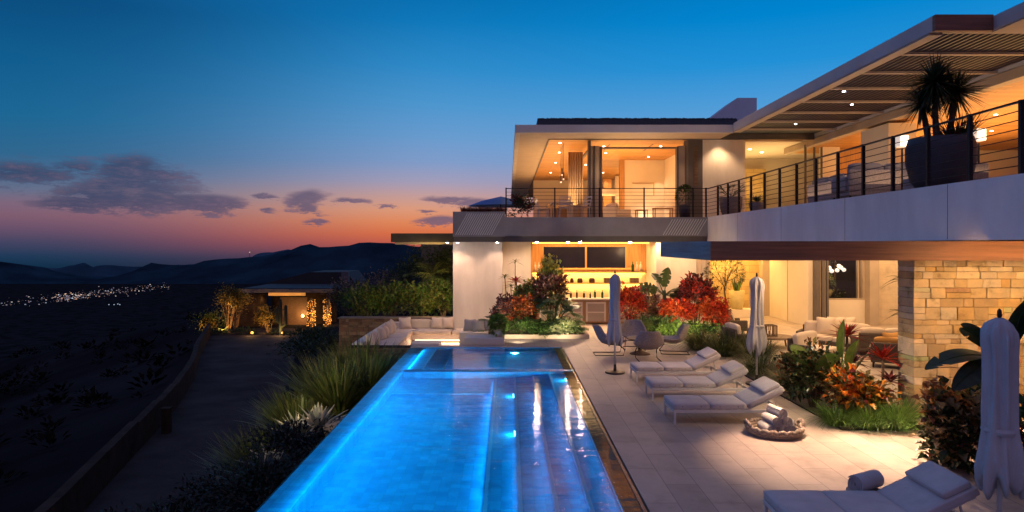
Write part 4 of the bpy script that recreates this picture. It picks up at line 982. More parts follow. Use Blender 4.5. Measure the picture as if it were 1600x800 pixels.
pillow('orange pillow on the armchair beside the blue-shaded stone pier', (10.0, 17.75, .68), .5, 70, 10, fabric_orange, None)
sofa('beige armchair half hidden behind the central parasol', (7.1, 20.9, 0), R(100), .9, .85, name='outdoor_armchair')
sofa('dark armchair at the foot of the gold stone wall', (8.15, 24.5, 0), R(90), .8, .8, fabric_beige, name='outdoor_armchair')
t = thing('coffee_table', 'low oval dark wood table with a lantern on it', 'table', (8.3, 21.4, 0))
mb = MB(); mb.lathe([(0, .28), (.6, .28), (.64, .31), (.6, .34), (0, .34)], 32, cap=False); mb.build('table_top', wood_dark, t)
for a in range(3):
    mb = MB(); mb.bar((.42 * math.cos(a * 2.09), .42 * math.sin(a * 2.09), 0), (.36 * math.cos(a * 2.09), .36 * math.sin(a * 2.09), .28), .04); mb.build('leg', wood_dark, t)
t = thing('lantern', 'square dark slatted lantern on the coffee table', 'lantern', (8.2, 21.4, .34))
mb = MB()
for x in (-.16, .16):
    for y in (-.16, .16): mb.bar((x, y, 0), (x, y, .34), .03)
for z in (.015, .33):
    for s in (-.16, .16): mb.bar((-.16, s, z), (.16, s, z), .03); mb.bar((s, -.16, z), (s, .16, z), .03)
for s in (-.16, .16):
    for k in (-.06, .02, .09): mb.bar((k, s, 0), (k, s, .34), .014); mb.bar((s, k, 0), (s, k, .34), .014)
mb.build('cage', wood_dark, t)
mb = MB(); mb.tube([(0, 0, .02), (0, 0, .16)], .05, 12); mb.build('candle', fabric_beige, t)
t = thing('side_table', 'small orange drum table beside the daybed sofa', 'table', (8.85, 19.4, 0)); mb = MB(); mb.lathe([(0, 0), (.17, 0), (.15, .2), (.17, .42), (0, .42)], 20, cap=False); mb.build('drum', fabric_orange, t, smooth=True)
# chandelier seen through the garden window
t = thing('globe_chandelier', 'cluster of lit glass globes hanging behind the garden window', 'chandelier', (13.5, 28.6, 2.28))
mb = MB(); mb.bar((0, 0, .1), (0, 0, 1.0), .02); mb.build('stem', metal, t)
for k, (x, z) in enumerate(((-.52, .02), (-.36, -.16), (-.18, -.22), (-.06, -.06), (.10, -.2), (.26, -.16), (.34, .02), (.5, -.05), (.55, -.14))):
    mb = MB(); mb.ball((x, .1 * math.sin(k * 2), z), .085, 14, 9); g_ = mb.build('globe', globe_m, t, smooth=True)
    mb = MB(); mb.bar((x, .1 * math.sin(k * 2), z + .08), (0, 0, .16), .01); mb.build('wire', metal, g_)
point((13.5, 28.6, 2.5), 50, WARM, .3)
for k, x in enumerate((13.1, 13.45, 13.75, 14.2)):
    t = thing('tree_trunk', ('slim bare trunk behind the garden window, ' + ('farthest left', 'left of centre', 'right of centre', 'farthest right')[k]), 'tree', (x, 29.8, 0)); mb = MB(); mb.tube([(0, 0, 0), (.03, 0, 1.2), (-.02 + .05 * k, 0, 3.3)], [.05, .04, .035], 8); mb.build('trunk', bark, t)
# ------------------------------------------------------------------ upper floor furniture
def dchair(label, loc, rz, g_):
    t = thing('dining_chair', label, 'chair', loc, rz, g_)
    mb = MB(); mb.cushion(.46, .46, .06, (0, 0, .46), None, .025, .01); mb.build('seat', fabric_beige, t, smooth=True)
    for x in (-.19, .19):
        for y in (-.19, .19): mb = MB(); mb.bar((x * 1.12, y * 1.12, 0), (x, y, .44), .03); mb.build('leg', white_metal, t)
    mb = MB()
    for s in (-.2, .2): mb.bar((s, .2, .44), (s * 1.1, .3, .9), .03)
    for z in (.6, .74, .88): mb.bar((-.2, .2 + (z - .44) * .2, z), (.2, .2 + (z - .44) * .2, z), .025, .05)
    mb.build('backrest', white_metal, t)
    return t
t = thing('dining_table', 'white dining table on the upper balcony behind the railing', 'table', (2.3, 29.6, FL)); mb = MB(); mb.box(-.45, .45, -1.1, 1.1, .71, .75); mb.build('table_top', plaster, t, bevel=.01)
for x in (-.38, .38):
    for y in (-1, 1): mb = MB(); mb.bar((x, y, 0), (x, y, .71), .06); mb.build('leg', plaster, t)
for k, (x, y, rz, lb) in enumerate(((1.5, 28.9, 90, 'white dining chair at the left of the balcony table, nearer the railing'), (1.5, 30.1, 90, 'white dining chair at the left of the balcony table, farther from the railing'), (3.0, 27.5, -60, 'white chair beside the folded glass doors'), (2.3, 27.9, 180, 'white dining chair at the near end of the balcony table'))): dchair(lb, (x, y, FL), R(rz), 'dining chairs on the balcony')
for k in range(3):
    t = thing('pendant_lamp', 'slim glass pendant over the balcony dining table, ' + ('nearest', 'middle', 'farthest')[k] + ' of three', 'lamp', (2.35, 29.0 + k * .7, 6.0 + .25 * (k % 2)), 0, 'pendants over the balcony table')
    h = 7.52 - t.location.z; mb = MB(); mb.tube([(0, 0, .25), (0, 0, h)], .008, 6); mb.build('wire', metal, t); mb = MB(); mb.tube([(0, 0, 0), (0, 0, .26)], .035, 10); mb.build('tube_shade', wood_dark, t); mb = MB(); mb.ball((0, 0, -.02), .035, 10, 6); mb.build('bulb', globe_m, t)
tag(part('sideboard', wood_dark, [(1.9, 3.3, 33.4, 33.9, FL, FL + .95)], None, bevel=.01), 'dark sideboard behind the balcony dining table', 'sideboard')
tag(part('wall_picture', wood_dark, [(8.5, 8.9, 34.93, 34.99, 5.6, 6.7)], None), 'dark upright picture at the right of the upstairs living room wall', 'picture')
t = sofa('white slipper chair in the upper living room', (4.9, 30.6, FL), R(120), .9, .95, fabric_beige, plaster, name='lounge_chair')
for k, (x, y, w) in enumerate(((6.05, 31, .5), (6.7, 29.6, .8))):
    t = thing('side_table', ('tall narrow wooden stool in the upper living room', 'low wooden table by the lit wall of the upper living room')[k], 'table', (x, y, FL)); mb = MB(); mb.box(-w / 2, w / 2, -.25, .25, .5, .54); mb.build('table_top', wood, t)
    for a in (-1, 1):
        for b in (-1, 1): mb = MB(); mb.bar((a * (w / 2 - .03), b * .22, 0), (a * (w / 2 - .03), b * .22, .5), .045); mb.build('leg', wood, t)
t = thing('picture_ledge', 'thin picture frame on the lit living room wall upstairs', 'picture', (6.9, 34.97, 6.0)); mb = MB(); mb.box(-.55, .55, -.03, 0, -.25, .3); mb.build('picture_board', plaster, t); mb = MB(); mb.bar((.55, -.04, -.28), (.55, -.04, .33), .04); mb.bar((-.55, -.04, .33), (.55, -.04, .33), .02); mb.build('frame', wood, t)
# terrace sofas behind the side parapet
for (x, y, rz, ln, lb) in ((9.9, 20.4, 90, 2.2, 'grey sofa on the upper terrace, farthest along the parapet'), (9.4, 17.4, 180, 1.9, 'grey sofa in the middle of the upper terrace'), (9.6, 15.0, 90, 1.6, 'grey sofa on the upper terrace just behind the big planter'), (11.4, 19.2, -90, 2.0, 'pale sofa on the upper terrace against the lit room')):
    sofa(lb, (x, y, FL), R(rz), ln, .95, fabric_grey if 'grey' in lb else fabric_beige, wicker, name='terrace_sofa').scale = (1, 1, 1.25)
for (x, y, lb) in ((9.55, 16.55, 'lit white lantern lamp left of the big planter'), (10.75, 15.6, 'lit white lantern lamp right of the big planter')):
    t = thing('lantern_lamp', lb, 'lamp', (x, y, FL)); mb = MB(); mb.box(-.11, .11, -.11, .11, 1.32, 1.60); mb.build('lamp_shade', shade_white, t, bevel=.02)
    mb = MB(); mb.bar((0, 0, .02), (0, 0, 1.28), .03); mb.box(-.14, .14, -.14, .14, 0, .03); mb.build('stand', metal, t)
    point((x, y - .3, FL + 1.45), 10, (1, .75, .55), .15)
t = thing('wall_lamp', 'small yellow lit lampshade right of the big planter, against the back wall', 'lamp', (17.2, 26.6, FL)); mb = MB(); mb.lathe([(.22, 1.5), (.2, 1.95)], 20, cap=False); mb.build('lamp_shade', emit_mat('yellow_shade', (1, .55, .16), 2.0), t); mb = MB(); mb.tube([(0, 0, 0), (0, 0, 1.6)], .03, 8); mb.build('stand', metal, t)
bp = thing('blue_parasol', 'blue slanting canvas edge showing behind the rooftop planter', 'parasol', (-.35, 33, FL))
mb = MB(); mb.lathe([(1.6, .82), (.9, 1.08), (.02, 1.28)], 8, cap=False); mb.build('canopy', canvas_blue, bp, solid=.01); mb = MB(); mb.tube([(0, 0, -1), (0, 0, 1.28)], .03, 8); mb.build('pole', metal, bp)
# ------------------------------------------------------------------ plants
def rdir(zmin=-0.2):
    while True:
        d = Vector((random.uniform(-1, 1), random.uniform(-1, 1), random.uniform(zmin, 1)))
        if 0.05 < d.length < 1: return d.normalized()
def pick(pal):
    c = random.choice(pal); k = random.uniform(.85, 1.6); return tuple(min(1, q * k) for q in c)
def bush(name, label, cat, base, rad, n, L, w, pal, clumps=14, top=None, group=None, waxy=False, stems=True, lift=0.0):
    """leaves spread in clumps through an uneven crown on several stems"""
    t = thing(name, label, cat, base, 0, group); mb = MB(); rx, ry, rz = rad
    cs = []
    for k in range(clumps):
        d = rdir(-.35); q = random.uniform(.45, 1.0); cs.append((Vector((d.x * rx * q, d.y * ry * q, lift + rz + d.z * rz * q)), random.uniform(.22, .42), random.choice(pal)))
    for k in range(int(n * 1.9)):
        c, s_, cc = random.choice(cs); g_ = Vector([max(-1.7, min(1.7, random.gauss(0, 1))) for _ in range(3)]) * s_
        p = c + Vector((g_.x * rx, g_.y * ry, g_.z * rz)) * .8
        if p.z < lift + .02: p.z = lift + random.uniform(.02, .15)
        out = (p - Vector((0, 0, lift + rz * .7))); out = out.normalized() if out.length > .01 else rdir()
        d = (out + rdir(-.6) * .8 + Vector((0, 0, .2))).normalized(); l_ = L * random.uniform(.6, 1.25)
        pa = top if (top and p.z > lift + rz * 1.55) else pal
        mb.leaf(p, d, l_, w * 1.25 * random.uniform(.7, 1.2), pick([cc] if pa is pal and random.random() < .62 else pa), .3, random.uniform(0, .35))
    mb.build('foliage', leaf_waxy if waxy else leaf, t)
    if stems:
        mb = MB()
        for c, s_, cc in cs[:9]: mb.tube([(c.x * .12, c.y * .12, 0), (c.x * .4, c.y * .4, c.z * .5), tuple(c)], [.022, .016, .008], 5)
        mb.build('stem', bark, t)
    return t
def grass(name, label, cat, base, n, h, spread, pal, w=.016, droop=.55, group=None, r0=.12):
    t = thing(name, label, cat, base, 0, group); mb = MB()
    for k in range(n):
        a = random.uniform(0, 6.283); q = random.random() ** .6; b = Vector((math.cos(a) * r0 * q, math.sin(a) * r0 * q, 0))
        ln = spread * random.uniform(.15, 1.0); d = Vector((math.cos(a) * ln, math.sin(a) * ln, 1))
        mb.blade(b, d, h * random.uniform(.6, 1.15), w * random.uniform(.7, 1.3), pick(pal), droop * random.uniform(.4, 1.2), 6)
    mb.build('blades', leaf, t)
    return t
def rosette(mb, c, n, L, w, pal, up=.35, droop=.25, fold=.25, zmin=-.1):
    for k in range(n):
        a = k * 2.39996 + random.uniform(-.2, .2); q = k / n; d = Vector((math.cos(a), math.sin(a), zmin + (up + 1.2) * q))
        mb.blade(c, d, L * random.uniform(.8, 1.1) * (1 - .25 * q), w, pick(pal), droop, 5, width=lambda t_: (.45 + 1.6 * t_ if t_ < .35 else 1.01 * (1 - (t_ - .35) / .66) + .02), fold=fold)
def paddle(mb, b, d, stalk, L, w, col, tear=0.3, bend=.35):
    roll_ = random.uniform(-.9, .9)
    """banana or strelitzia leaf: a stalk, then two half blades that hang from the rib, torn in places"""
    b = Vector(b); d = Vector(d).normalized(); n = 12; pts = []
    for k in range(n + 8 + 1):
        t_ = k / (n + 8); s_ = t_ * (stalk + L); p = b + d * s_ + Vector((0, 0, -bend * s_ * s_ / (stalk + L))) + Vector((d.x, d.y, 0)) * bend * .3 * s_ * s_ / (stalk + L); pts.append(p)
    k0 = int((n + 8) * stalk / (stalk + L)); mb.tube(pts, [.022 - .016 * i / (n + 8) for i in range(n + 9)], 5, (col[0] * 1.3, col[1] * 1.25, col[2] * 1.1))
    m_ = n + 8 - k0
    for s_ in (-1, 1):
        prev = None
        for i in range(m_ + 1):
            t_ = i / m_; p = pts[k0 + i]; tg = (pts[min(k0 + i + 1, n + 8)] - pts[max(k0 + i - 1, 0)]).normalized(); sd = tg.cross(Vector((0, 0, 1)))
            if sd.length < .05: sd = Vector((1, 0, 0))
            sd.normalize(); sd = Matrix.Rotation(roll_, 3, tg) @ sd; nm = sd.cross(tg)
            ww = w / 2 * (math.sin(math.pi * min(.995, .06 + .94 * t_)) ** .6)
            e = p + sd * s_ * ww + nm * (.22 * ww) + Vector((0, 0, -.12 * ww))
            if prev and random.random() > tear * .35: mb.add([prev[0], prev[1], e, p], [(0, 1, 2, 3) if s_ > 0 else (3, 2, 1, 0)], tuple(q * random.uniform(.85, 1.15) for q in col))
            elif prev: mb.add([prev[0], prev[1].lerp(prev[0], .12), e.lerp(p, .55), p], [(0, 1, 2, 3)], col)
            prev = (p, e)
def strelitzia(name, label, base, leaves, pal, trunk=0.0, cat='plant', tear=.3):
    t = thing(name, label, cat, base)
    for (dx, dy, dz, stalk, L, w, bend) in leaves:
        mb = MB(); paddle(mb, (dx * .06, dy * .06, trunk * .9), (dx, dy, dz), stalk, L, w, pick(pal), tear, bend); mb.build('leaf', leaf_waxy, t)
    if trunk: mb = MB(); mb.tube([(0, 0, 0), (.03, .02, trunk * .5), (0, 0, trunk)], [.11, .09, .06], 10); mb.build('trunk', stem_green, t, smooth=True)
    return t
def lobed(name, label, base, rad, n, L, pal, cat='plant'):
    t = thing(name, label, cat, base); mb = MB()
    for k in range(n):
        d = rdir(.0); p = Vector((d.x * rad[0] * .75, d.y * rad[1] * .75, .1 + d.z * rad[2])); d2 = (Vector((d.x, d.y, .15)) + rdir(-.3) * .35).normalized()
        sd = d2.cross(Vector((0, 0, 1))).normalized(); col = pick(pal); l_ = L * random.uniform(.7, 1.15)
        mb.tube([(0, 0, .05), tuple(p * .6 + Vector((0, 0, .1))), tuple(p)], .008, 4, (.08, .12, .04))
        for j in range(6):      # fingers on both sides of the rib
            q = .12 + j * .16
            for s_ in (-1, 1): mb.blade(p + d2 * l_ * q * .8 + Vector((0, 0, -.25 * l_ * q * q)), (d2 * .55 + sd * s_ + Vector((0, 0, -.1))), l_ * .52 * (1 - .45 * abs(q - .4)), l_ * .24, col, .35, 3, width=lambda u: (1 - u * u) + .05)
        mb.blade(p, d2, l_, l_ * .22, col, .3, 4, width=lambda u: (1 - u) ** .5 + .02)
    mb.build('leaves', leaf_waxy, t)
    return t
GREEN = [(.035, .085, .018), (.05, .11, .02), (.06, .10, .03), (.03, .06, .016)]
LIME = [(.12, .22, .03), (.09, .18, .03), (.16, .24, .05)]
DKG = [(.018, .035, .012), (.024, .045, .014), (.03, .04, .016)]
OLIVE = [(.07, .085, .022), (.09, .10, .03), (.05, .065, .02)]
RED = [(.34, .022, .014), (.44, .04, .012), (.24, .014, .014), (.38, .07, .016)]
MAROON = [(.12, .015, .022), (.08, .014, .02), (.17, .03, .03), (.06, .03, .018)]
ORANGE = [(.46, .13, .014), (.5, .2, .02), (.38, .07, .014), (.42, .27, .03)]
PINKM = [(.22, .08, .07), (.30, .15, .12), (.12, .03, .035), (.07, .06, .03)]
YEL = [(.36, .31, .04), (.28, .27, .05), (.14, .17, .03)]
PALE = [(.34, .38, .18), (.12, .2, .05), (.45, .45, .28), (.08, .16, .04)]
TAN = [(.26, .19, .10), (.20, .15, .07), (.12, .11, .04)]
GRS = [(.055, .085, .018), (.075, .10, .022), (.10, .10, .03), (.04, .06, .014)]
# -- big mound left of the bar
bush('croton', 'tall pink and maroon croton with yellow top leaves in front of the bar', 'shrub', (1.55, 24.4, .1), (.52, .45, .86), 1000, .20, .085, PINKM, 24, YEL, waxy=True, lift=.66)
lobed('philodendron', 'large lobed philodendron at the foot of the tall croton', (1.6, 23.75, .1), (.95, .5, 1.15), 64, .5, [(.05, .09, .03), (.07, .11, .045), (.09, .13, .06)])
bush('spotted_ground_plant', 'low cream-spotted green plant at the right front of the croton mound', 'plant', (1.75, 23.5, .1), (.75, .22, .24), 520, .17, .09, PALE, 18, waxy=True, stems=False)
bush('croton', 'orange-red croton in the middle of the mound beside the pillar', 'shrub', (.40, 23.75, .1), (.48, .4, .42), 560, .20, .085, ORANGE[:1] + ORANGE[2:3] + RED[3:] + [(.2, .06, .03), (.12, .10, .02)], 14, waxy=True, lift=.36)
bush('maroon_croton', 'dark maroon croton left of the orange one in the mound', 'shrub', (-.10, 23.9, .1), (.46, .4, .42), 460, .18, .08, MAROON + [(.2, .1, .09), (.26, .12, .12)], 14, waxy=True, lift=.34)
bush('croton', 'yellow-green croton behind the orange one in the mound', 'shrub', (.85, 24.4, .1), (.5, .4, .5), 480, .2, .085, LIME + YEL + [(.3, .1, .02)], 14, waxy=True, lift=.6)
lobed('umbrella_plant', 'dark green lobed plant at the left end of the croton mound', (-.38, 23.6, .1), (.55, .35, .75), 18, .34, GREEN)
bush('low_foliage', 'low broad-leaved green plants along the front of the croton mound', 'plant', (.55, 23.45, .1), (.75, .2, .24), 420, .2, .10, GREEN, 14, waxy=True, stems=False)
t = thing('ti_plant', 'red ti plant rosette rising above the mound in front of the grey recess', 'plant', (.28, 24.5, .1)); mb = MB(); rosette(mb, Vector((0, 0, 1.75)), 24, .5, .07, RED + [(.4, .04, .1)], .6, .25); mb.build('leaves', leaf_waxy, t); mb = MB(); mb.tube([(0, 0, 0), (.02, 0, 1.76)], .02, 6); mb.build('stem', bark, t)
t = thing('slender_dracaena', 'thin tall dracaena stems with sparse leaf tufts against the grey recess', 'plant', (.2, 24.9, .1))
mb = MB()
for x, z in ((-.32, 1.9), (-.1, 1.55), (.06, 2.45)): mb.tube([(x * .4, 0, 0), (x * .8, 0, z * .5), (x, 0, z)], .014, 6)
mb.build('stem', bark, t)
for x, z in ((-.32, 1.9), (-.1, 1.55), (.06, 2.45)):
    mb = MB(); rosette(mb, Vector((x, 0, z)), 12, .36, .04, OLIVE, .8, .4); mb.build('leaf_tuft', leaf, t)
t = thing('potted_plant', 'small bright green plant in a pale pot on the square plinth', 'potted plant', (-.32, 22.15, .22))
mb = MB(); mb.lathe([(0, 0), (.12, 0), (.16, .2), (.14, .2), (.12, .16), (0, .16)], 18, cap=False); mb.build('pot', plaster, t, smooth=True)
mb = MB()
for k in range(300): d = rdir(-.3); mb.leaf(d * .20 + Vector((0, 0, .42)), d + rdir() * .5, .18, .11, pick(LIME), .3, .2)
for k in range(50): d = rdir(-.3); mb.leaf(Vector((d.x * .15, -.1, .2 + .2 * d.z)), d + Vector((0, -.4, -.5)), .14, .07, pick(LIME), .3, .3)
mb.build('foliage', leaf, t)
# -- bed between the bar and the armchairs
bush('croton', 'bright red croton immediately right of the far blue parasol', 'shrub', (4.25, 24.0, 0), (.42, .35, .58), 520, .2, .08, RED + ORANGE[:1], 14, waxy=True, lift=.5)
bush('croton', 'tan-pink croton between the red croton and the banana plant', 'shrub', (5.0, 24.3, 0), (.45, .35, .5), 420, .2, .07, TAN + PINKM, 14, waxy=True, lift=.35)
bush('croton', 'low scarlet croton at the foot of the banana plant', 'shrub', (5.75, 23.4, 0), (.55, .4, .42), 620, .18, .08, RED + [(.5, .07, .012)], 14, waxy=True, lift=.42)
bush('croton', 'tall dark crimson croton right of the banana plant', 'shrub', (6.5, 23.7, 0), (.55, .4, .60), 700, .19, .08, RED[:1] + MAROON + RED[2:3], 16, waxy=True, lift=.75)
bush('croton', 'red croton at the right end of the bed, before the dark pot', 'shrub', (7.05, 23.3, 0), (.40, .35, .5), 420, .19, .08, RED, 12, waxy=True, lift=.45)
bush('ground_cover', 'low bright green ground cover below the red crotons', 'plant', (6.0, 22.7, 0), (1.35, .45, .28), 900, .15, .08, LIME + GREEN, 26, waxy=True, stems=False)
bush('ground_cover', 'dark green shrubbery behind the rope armchairs under the scarlet croton', 'plant', (5.2, 23.0, 0), (.9, .4, .36), 500, .16, .07, GREEN, 18, stems=False)
grass('fountain_grass', 'round tuft of fountain grass behind the wire armchair with its back turned', 'grass', (4.45, 22.6, .3), 420, .75, 1.0, GRS, .014)
tag(part('planter_tub', pot_brown, [(4.2, 4.7, 22.35, 22.85, 0, .30)], None, bevel=.03), 'square brown tub holding the fountain grass', 'planter')
strelitzia('banana_plant', 'tall banana plant with torn leaves between the bar and the canopy', (5.6, 24.5, 0), [(-.7, -.1, 1, .35, 1.0, .62, .75), (-.9, -.2, .9, .3, .9, .6, .6), (.1, -.1, 1.2, .35, .9, .6, .2), (.75, -.2, .9, .3, 1.2, .66, 1.0), (.8, .1, .6, .3, 1.0, .6, .95), (-.3, .3, 1.2, .5, .9, .5, .4), (.95, -.1, .3, .3, .9, .55, .5), (.5, -.3, -.1, .2, .9, .5, .3)], [(.05, .085, .025), (.07, .10, .03), (.04, .06, .02)], 1.55, tear=.6)
for k, (x, y, s_, lb) in enumerate(((5.9, 20.9, 1.1, 'farthest left'), (6.7, 20.3, 1.2, 'in the middle'), (7.3, 20.9, 1.05, 'farthest back'), (6.9, 18.9, 1.05, 'nearest the central parasol'), (6.2, 19.7, .95, 'at the paving edge'))):
    grass('grass_tuft', f'dark leafy grass clump right of the rope armchairs, {lb}', 'grass', (x, y, 0), 620, 1.0 * s_, 1.25, GRS[:3] + DKG, .024, .6, 'grass clumps by the rope armchairs', .3)
# -- bed right of the loungers
for k, (x, y, s_, lb) in enumerate(((6.25, 17.0, .95, 'just right of the central parasol pole'), (6.9, 16.3, 1.05, 'behind the orange croton, left side'), (6.3, 15.2, .85, 'spilling over the paving behind the third lounger'), (7.4, 15.6, 1.0, 'against the rope lounge chair'))):
    grass('grass_tuft', f'dark grass clump {lb}', 'grass', (x, y, 0), 560, .95 * s_, 1.3, DKG + GRS[:2], .022, .65, 'dark grasses behind the loungers', .3)
bush('croton', 'orange and yellow croton at the front of the bed beside the stone pier', 'shrub', (6.35, 12.5, 0), (.44, .36, .38), 620, .15, .085, ORANGE + TAN + MAROON[2:3] + [(.10, .12, .02), (.05, .06, .02)], 20, waxy=True, lift=.16)
bush('dark_croton', 'dark bronze croton left of the orange one beside the loungers', 'shrub', (5.95, 13.3, 0), (.50, .45, .48), 620, .16, .07, TAN + DKG + [(.16, .06, .02)], 16, waxy=True, lift=.2)
strelitzia('bird_of_paradise', 'bird-of-paradise plant with broad upright leaves in the bed beside the stone pier', (6.45, 13.25, 0), [(-.85, -.1, .9, .85, .75, .42, .15), (-.45, -.45, .95, .6, .72, .5, .12), (.0, -.1, 1.3, .9, .78, .40, .08), (.3, -.45, .9, .6, .9, .34, .8), (-.65, .1, 1.0, .95, .6, .36, .2), (.45, .1, 1.0, .7, .7, .4, .3), (-.2, -.6, .7, .5, .7, .42, .3), (.12, -.25, 1.1, .75, .7, .44, .15)], [(.07, .11, .025), (.10, .16, .04), (.09, .15, .035)], .25, tear=.05)
for (x, y, z, lb) in ((7.0, 12.75, 1.05, 'crimson cordyline against the blue-shaded stone pier'), (6.8, 13.7, 1.35, 'small red cordyline behind the bird-of-paradise leaves')):
    t = thing('cordyline', lb, 'plant', (x, y, 0)); mb = MB(); rosette(mb, Vector((0, 0, z)), 30, .52, .075, MAROON[:1] + RED, .8, .15); rosette(mb, Vector((.08, -.1, z * .62)), 20, .42, .07, MAROON, .6, .2); mb.build('leaves', leaf_waxy, t); mb = MB(); mb.tube([(0, 0, 0), (0, 0, z)], .025, 6); mb.build('stem', bark, t)
for k, (x, y, s_, lb) in enumerate(((5.85, 12.1, .75, 'leftmost along the front of the bed'), (6.3, 11.9, .85, 'in the middle of the bed front'), (6.72, 11.85, .95, 'beside the plinth of the stone wall'), (6.95, 12.15, 1.0, 'tucked against the stone pier'))):
    grass('green_grass_tuft', f'lush green grass tuft {lb}', 'grass', (x, y, 0), 560, .92 * s_, .9, [(.06, .14, .02), (.09, .19, .03), (.045, .10, .02), (.11, .17, .04)], .013, .7, 'green grass edging the bed', .2)
tag(part('planting_bed', soil, [(5.75, 7.28, 11.75, 17.6, 0.003, .03)], None), kind='structure')
# -- plants in the right foreground
bush('foreground_croton', 'dark bronze croton in front of the lit stone wall, left of the big parasol', 'shrub', (6.55, 9.75, 0), (.48, .45, .58), 1300, .14, .10, TAN + DKG + [(.17, .07, .02), (.1, .04, .03)], 30, waxy=True, lift=-.05)
bush('foreground_shrub', 'shadowed shrub behind the big parasol at the picture edge', 'shrub', (6.9, 8.5, 0), (.5, .5, .6), 700, .17, .08, DKG + GREEN[:1] + MAROON[:1], 18, lift=.05)
strelitzia('bird_of_paradise', 'dark bird-of-paradise with large leaves against the lit stone wall', (6.85, 9.4, 0), [(-1, -.1, .55, .25, .85, .34, .55), (-.8, -.15, .95, .25, .72, .28, .25), (-.55, .2, 1.0, .3, .6, .26, .3), (.35, -.1, 1.2, .3, .95, .46, .15), (.1, -.3, 1.3, .2, .8, .36, .1), (-.9, -.25, .15, .2, .55, .3, .6)], [(.022, .045, .018), (.03, .055, .02), (.02, .035, .016)], 1.75, tear=.15)
# -- lower living room plants
t = thing('potted_tree', 'small olive-leaved tree with a thin trunk in a round dark pot', 'potted tree', (7.75, 24.4, 0))
mb = MB(); mb.lathe([(0, 0), (.2, 0), (.34, .22), (.36, .42), (.30, .68), (.2, .86), (.18, .88), (.16, .84), (0, .84)], 26, cap=False); mb.build('pot', pot_brown, t, smooth=True)
mb = MB(); mb.tube([(0, 0, .8), (.03, 0, 1.2), (-.02, .02, 1.55), (.05, 0, 1.9)], [.035, .028, .026, .02], 7)
for k in range(9): d = rdir(.1); mb.tube([(0, 0, 1.55 + .04 * k), tuple(Vector((d.x * .3, d.y * .25, 1.9 + .25 * d.z))), tuple(Vector((d.x * .6, d.y * .5, 2.1 + .5 * d.z)))], [.016, .01, .005], 5)
mb.build('trunk', bark, t)
mb = MB()
for k in range(520): d = rdir(-.5); p = Vector((d.x * .62, d.y * .5, 2.2 + d.z * .55)) * 1.0; mb.leaf(p * 1, d + rdir(-.5) * .9, .2, .04, pick(OLIVE + TAN[:1]), .2, .2)
mb.build('crown', leaf, t)
part('stone_plinth', plaster, [(9.3, 10.9, 29.6, 30.6, 0, .36)], thing('plinth', 'low pale plinth before the gold stone wall', 'plinth', (10, 30, 0)))
t = thing('tall_planter', 'tall tapered gold planter with a snake plant before the stone wall', 'potted plant', (10.05, 30.0, .36))
mb = MB(); mb.lathe([(0, 0), (.24, 0), (.30, .3), (.34, .82), (.30, .82), (.28, .75), (0, .75)], 26, cap=False); mb.build('pot', pot_gold, t, smooth=True)
mb = MB()
for k in range(24): a = k * 2.4; mb.blade((.1 * math.cos(a), .1 * math.sin(a), .75), (math.cos(a) * .3, math.sin(a) * .3, 1), random.uniform(.5, .95), .07, pick(GREEN + LIME[:1]), .05, 4, fold=.2)
mb.build('leaves', leaf_waxy, t)
t = thing('potted_plant', 'pale flowering plant in a low yellow bowl on the garden window sill', 'potted plant', (13.1, 28.3, 1.0)); mb = MB(); mb.lathe([(0, 0), (.2, 0), (.34, .24), (.28, .34), (0, .30)], 20, cap=False); mb.build('pot', pot_gold, t, smooth=True)
mb = MB()
for k in range(170): d = rdir(-.1); mb.leaf(Vector((d.x * .3, d.y * .25, .55 + d.z * .4)), d, .18, .09, pick(PALE), .3, .2)
mb.build('foliage', leaf, t)
bush('window_shrub', 'low dark shrub beneath the trunks behind the garden window', 'shrub', (13.7, 29.2, .8), (.6, .3, .2), 160, .14, .06, OLIVE + PALE[:1], 8, stems=False)
t = thing('hanging_plant', 'fern fronds reaching out beside the blue-shaded stone pier', 'plant', (8.25, 14.2, 0)); mb = MB(); mb.tube([(0, 0, 0), (0, 0, 2.5)], .03, 6); mb.build('stem', bark, t)
mb = MB(); rosette(mb, Vector((-.03, 0, 2.45)), 14, .5, .05, OLIVE, .5, .6); rosette(mb, Vector((-.03, 0, 1.75)), 12, .45, .05, OLIVE, .4, .6); mb.build('fronds', leaf, t)
# -- balcony plants
def pot(t, prof, m):
    mb = MB(); mb.lathe(prof, 28, cap=False); mb.build('pot', m, t, smooth=True)
t = thing('potted_plant', 'leafy dark plant in a tall black pot behind the balcony railing', 'potted plant', (6.92, 26.75, FL)); pot(t, [(0, 0), (.2, 0), (.26, .52), (.22, .52), (.2, .46), (0, .46)], pot_dark)
mb = MB()
for k in range(260): d = rdir(-.2); mb.leaf(Vector((d.x * .27, d.y * .25, .85 + d.z * .38)), d + rdir() * .5, .15, .06, pick(DKG + GREEN), .3, .2)
mb.build('foliage', leaf, t)
t = thing('potted_palm', 'fan-leaved palm in a wide grey pot at the corner of the balcony', 'potted plant', (8.35, 25.6, FL)); pot(t, [(0, 0), (.3, 0), (.40, .35), (.42, .72), (.38, .74), (.36, .66), (0, .66)], pot_grey)
mb = MB()
for k in range(16):
    a = k * 2.4; e = Vector((math.cos(a), math.sin(a), random.uniform(.35, 1.3))).normalized(); c = Vector((0, 0, .7)) + e * random.uniform(.4, .65); mb.tube([(0, 0, .7), tuple(c)], .008, 4, (.05, .06, .02))
    for j in range(11): b_ = (j - 5) * .24; s_ = e.cross(Vector((0, 0, 1))).normalized(); mb.blade(c, e * math.cos(b_) + s_ * math.sin(b_), .32, .03, pick(DKG + OLIVE), .3, 3)
mb.build('fronds', leaf, t)
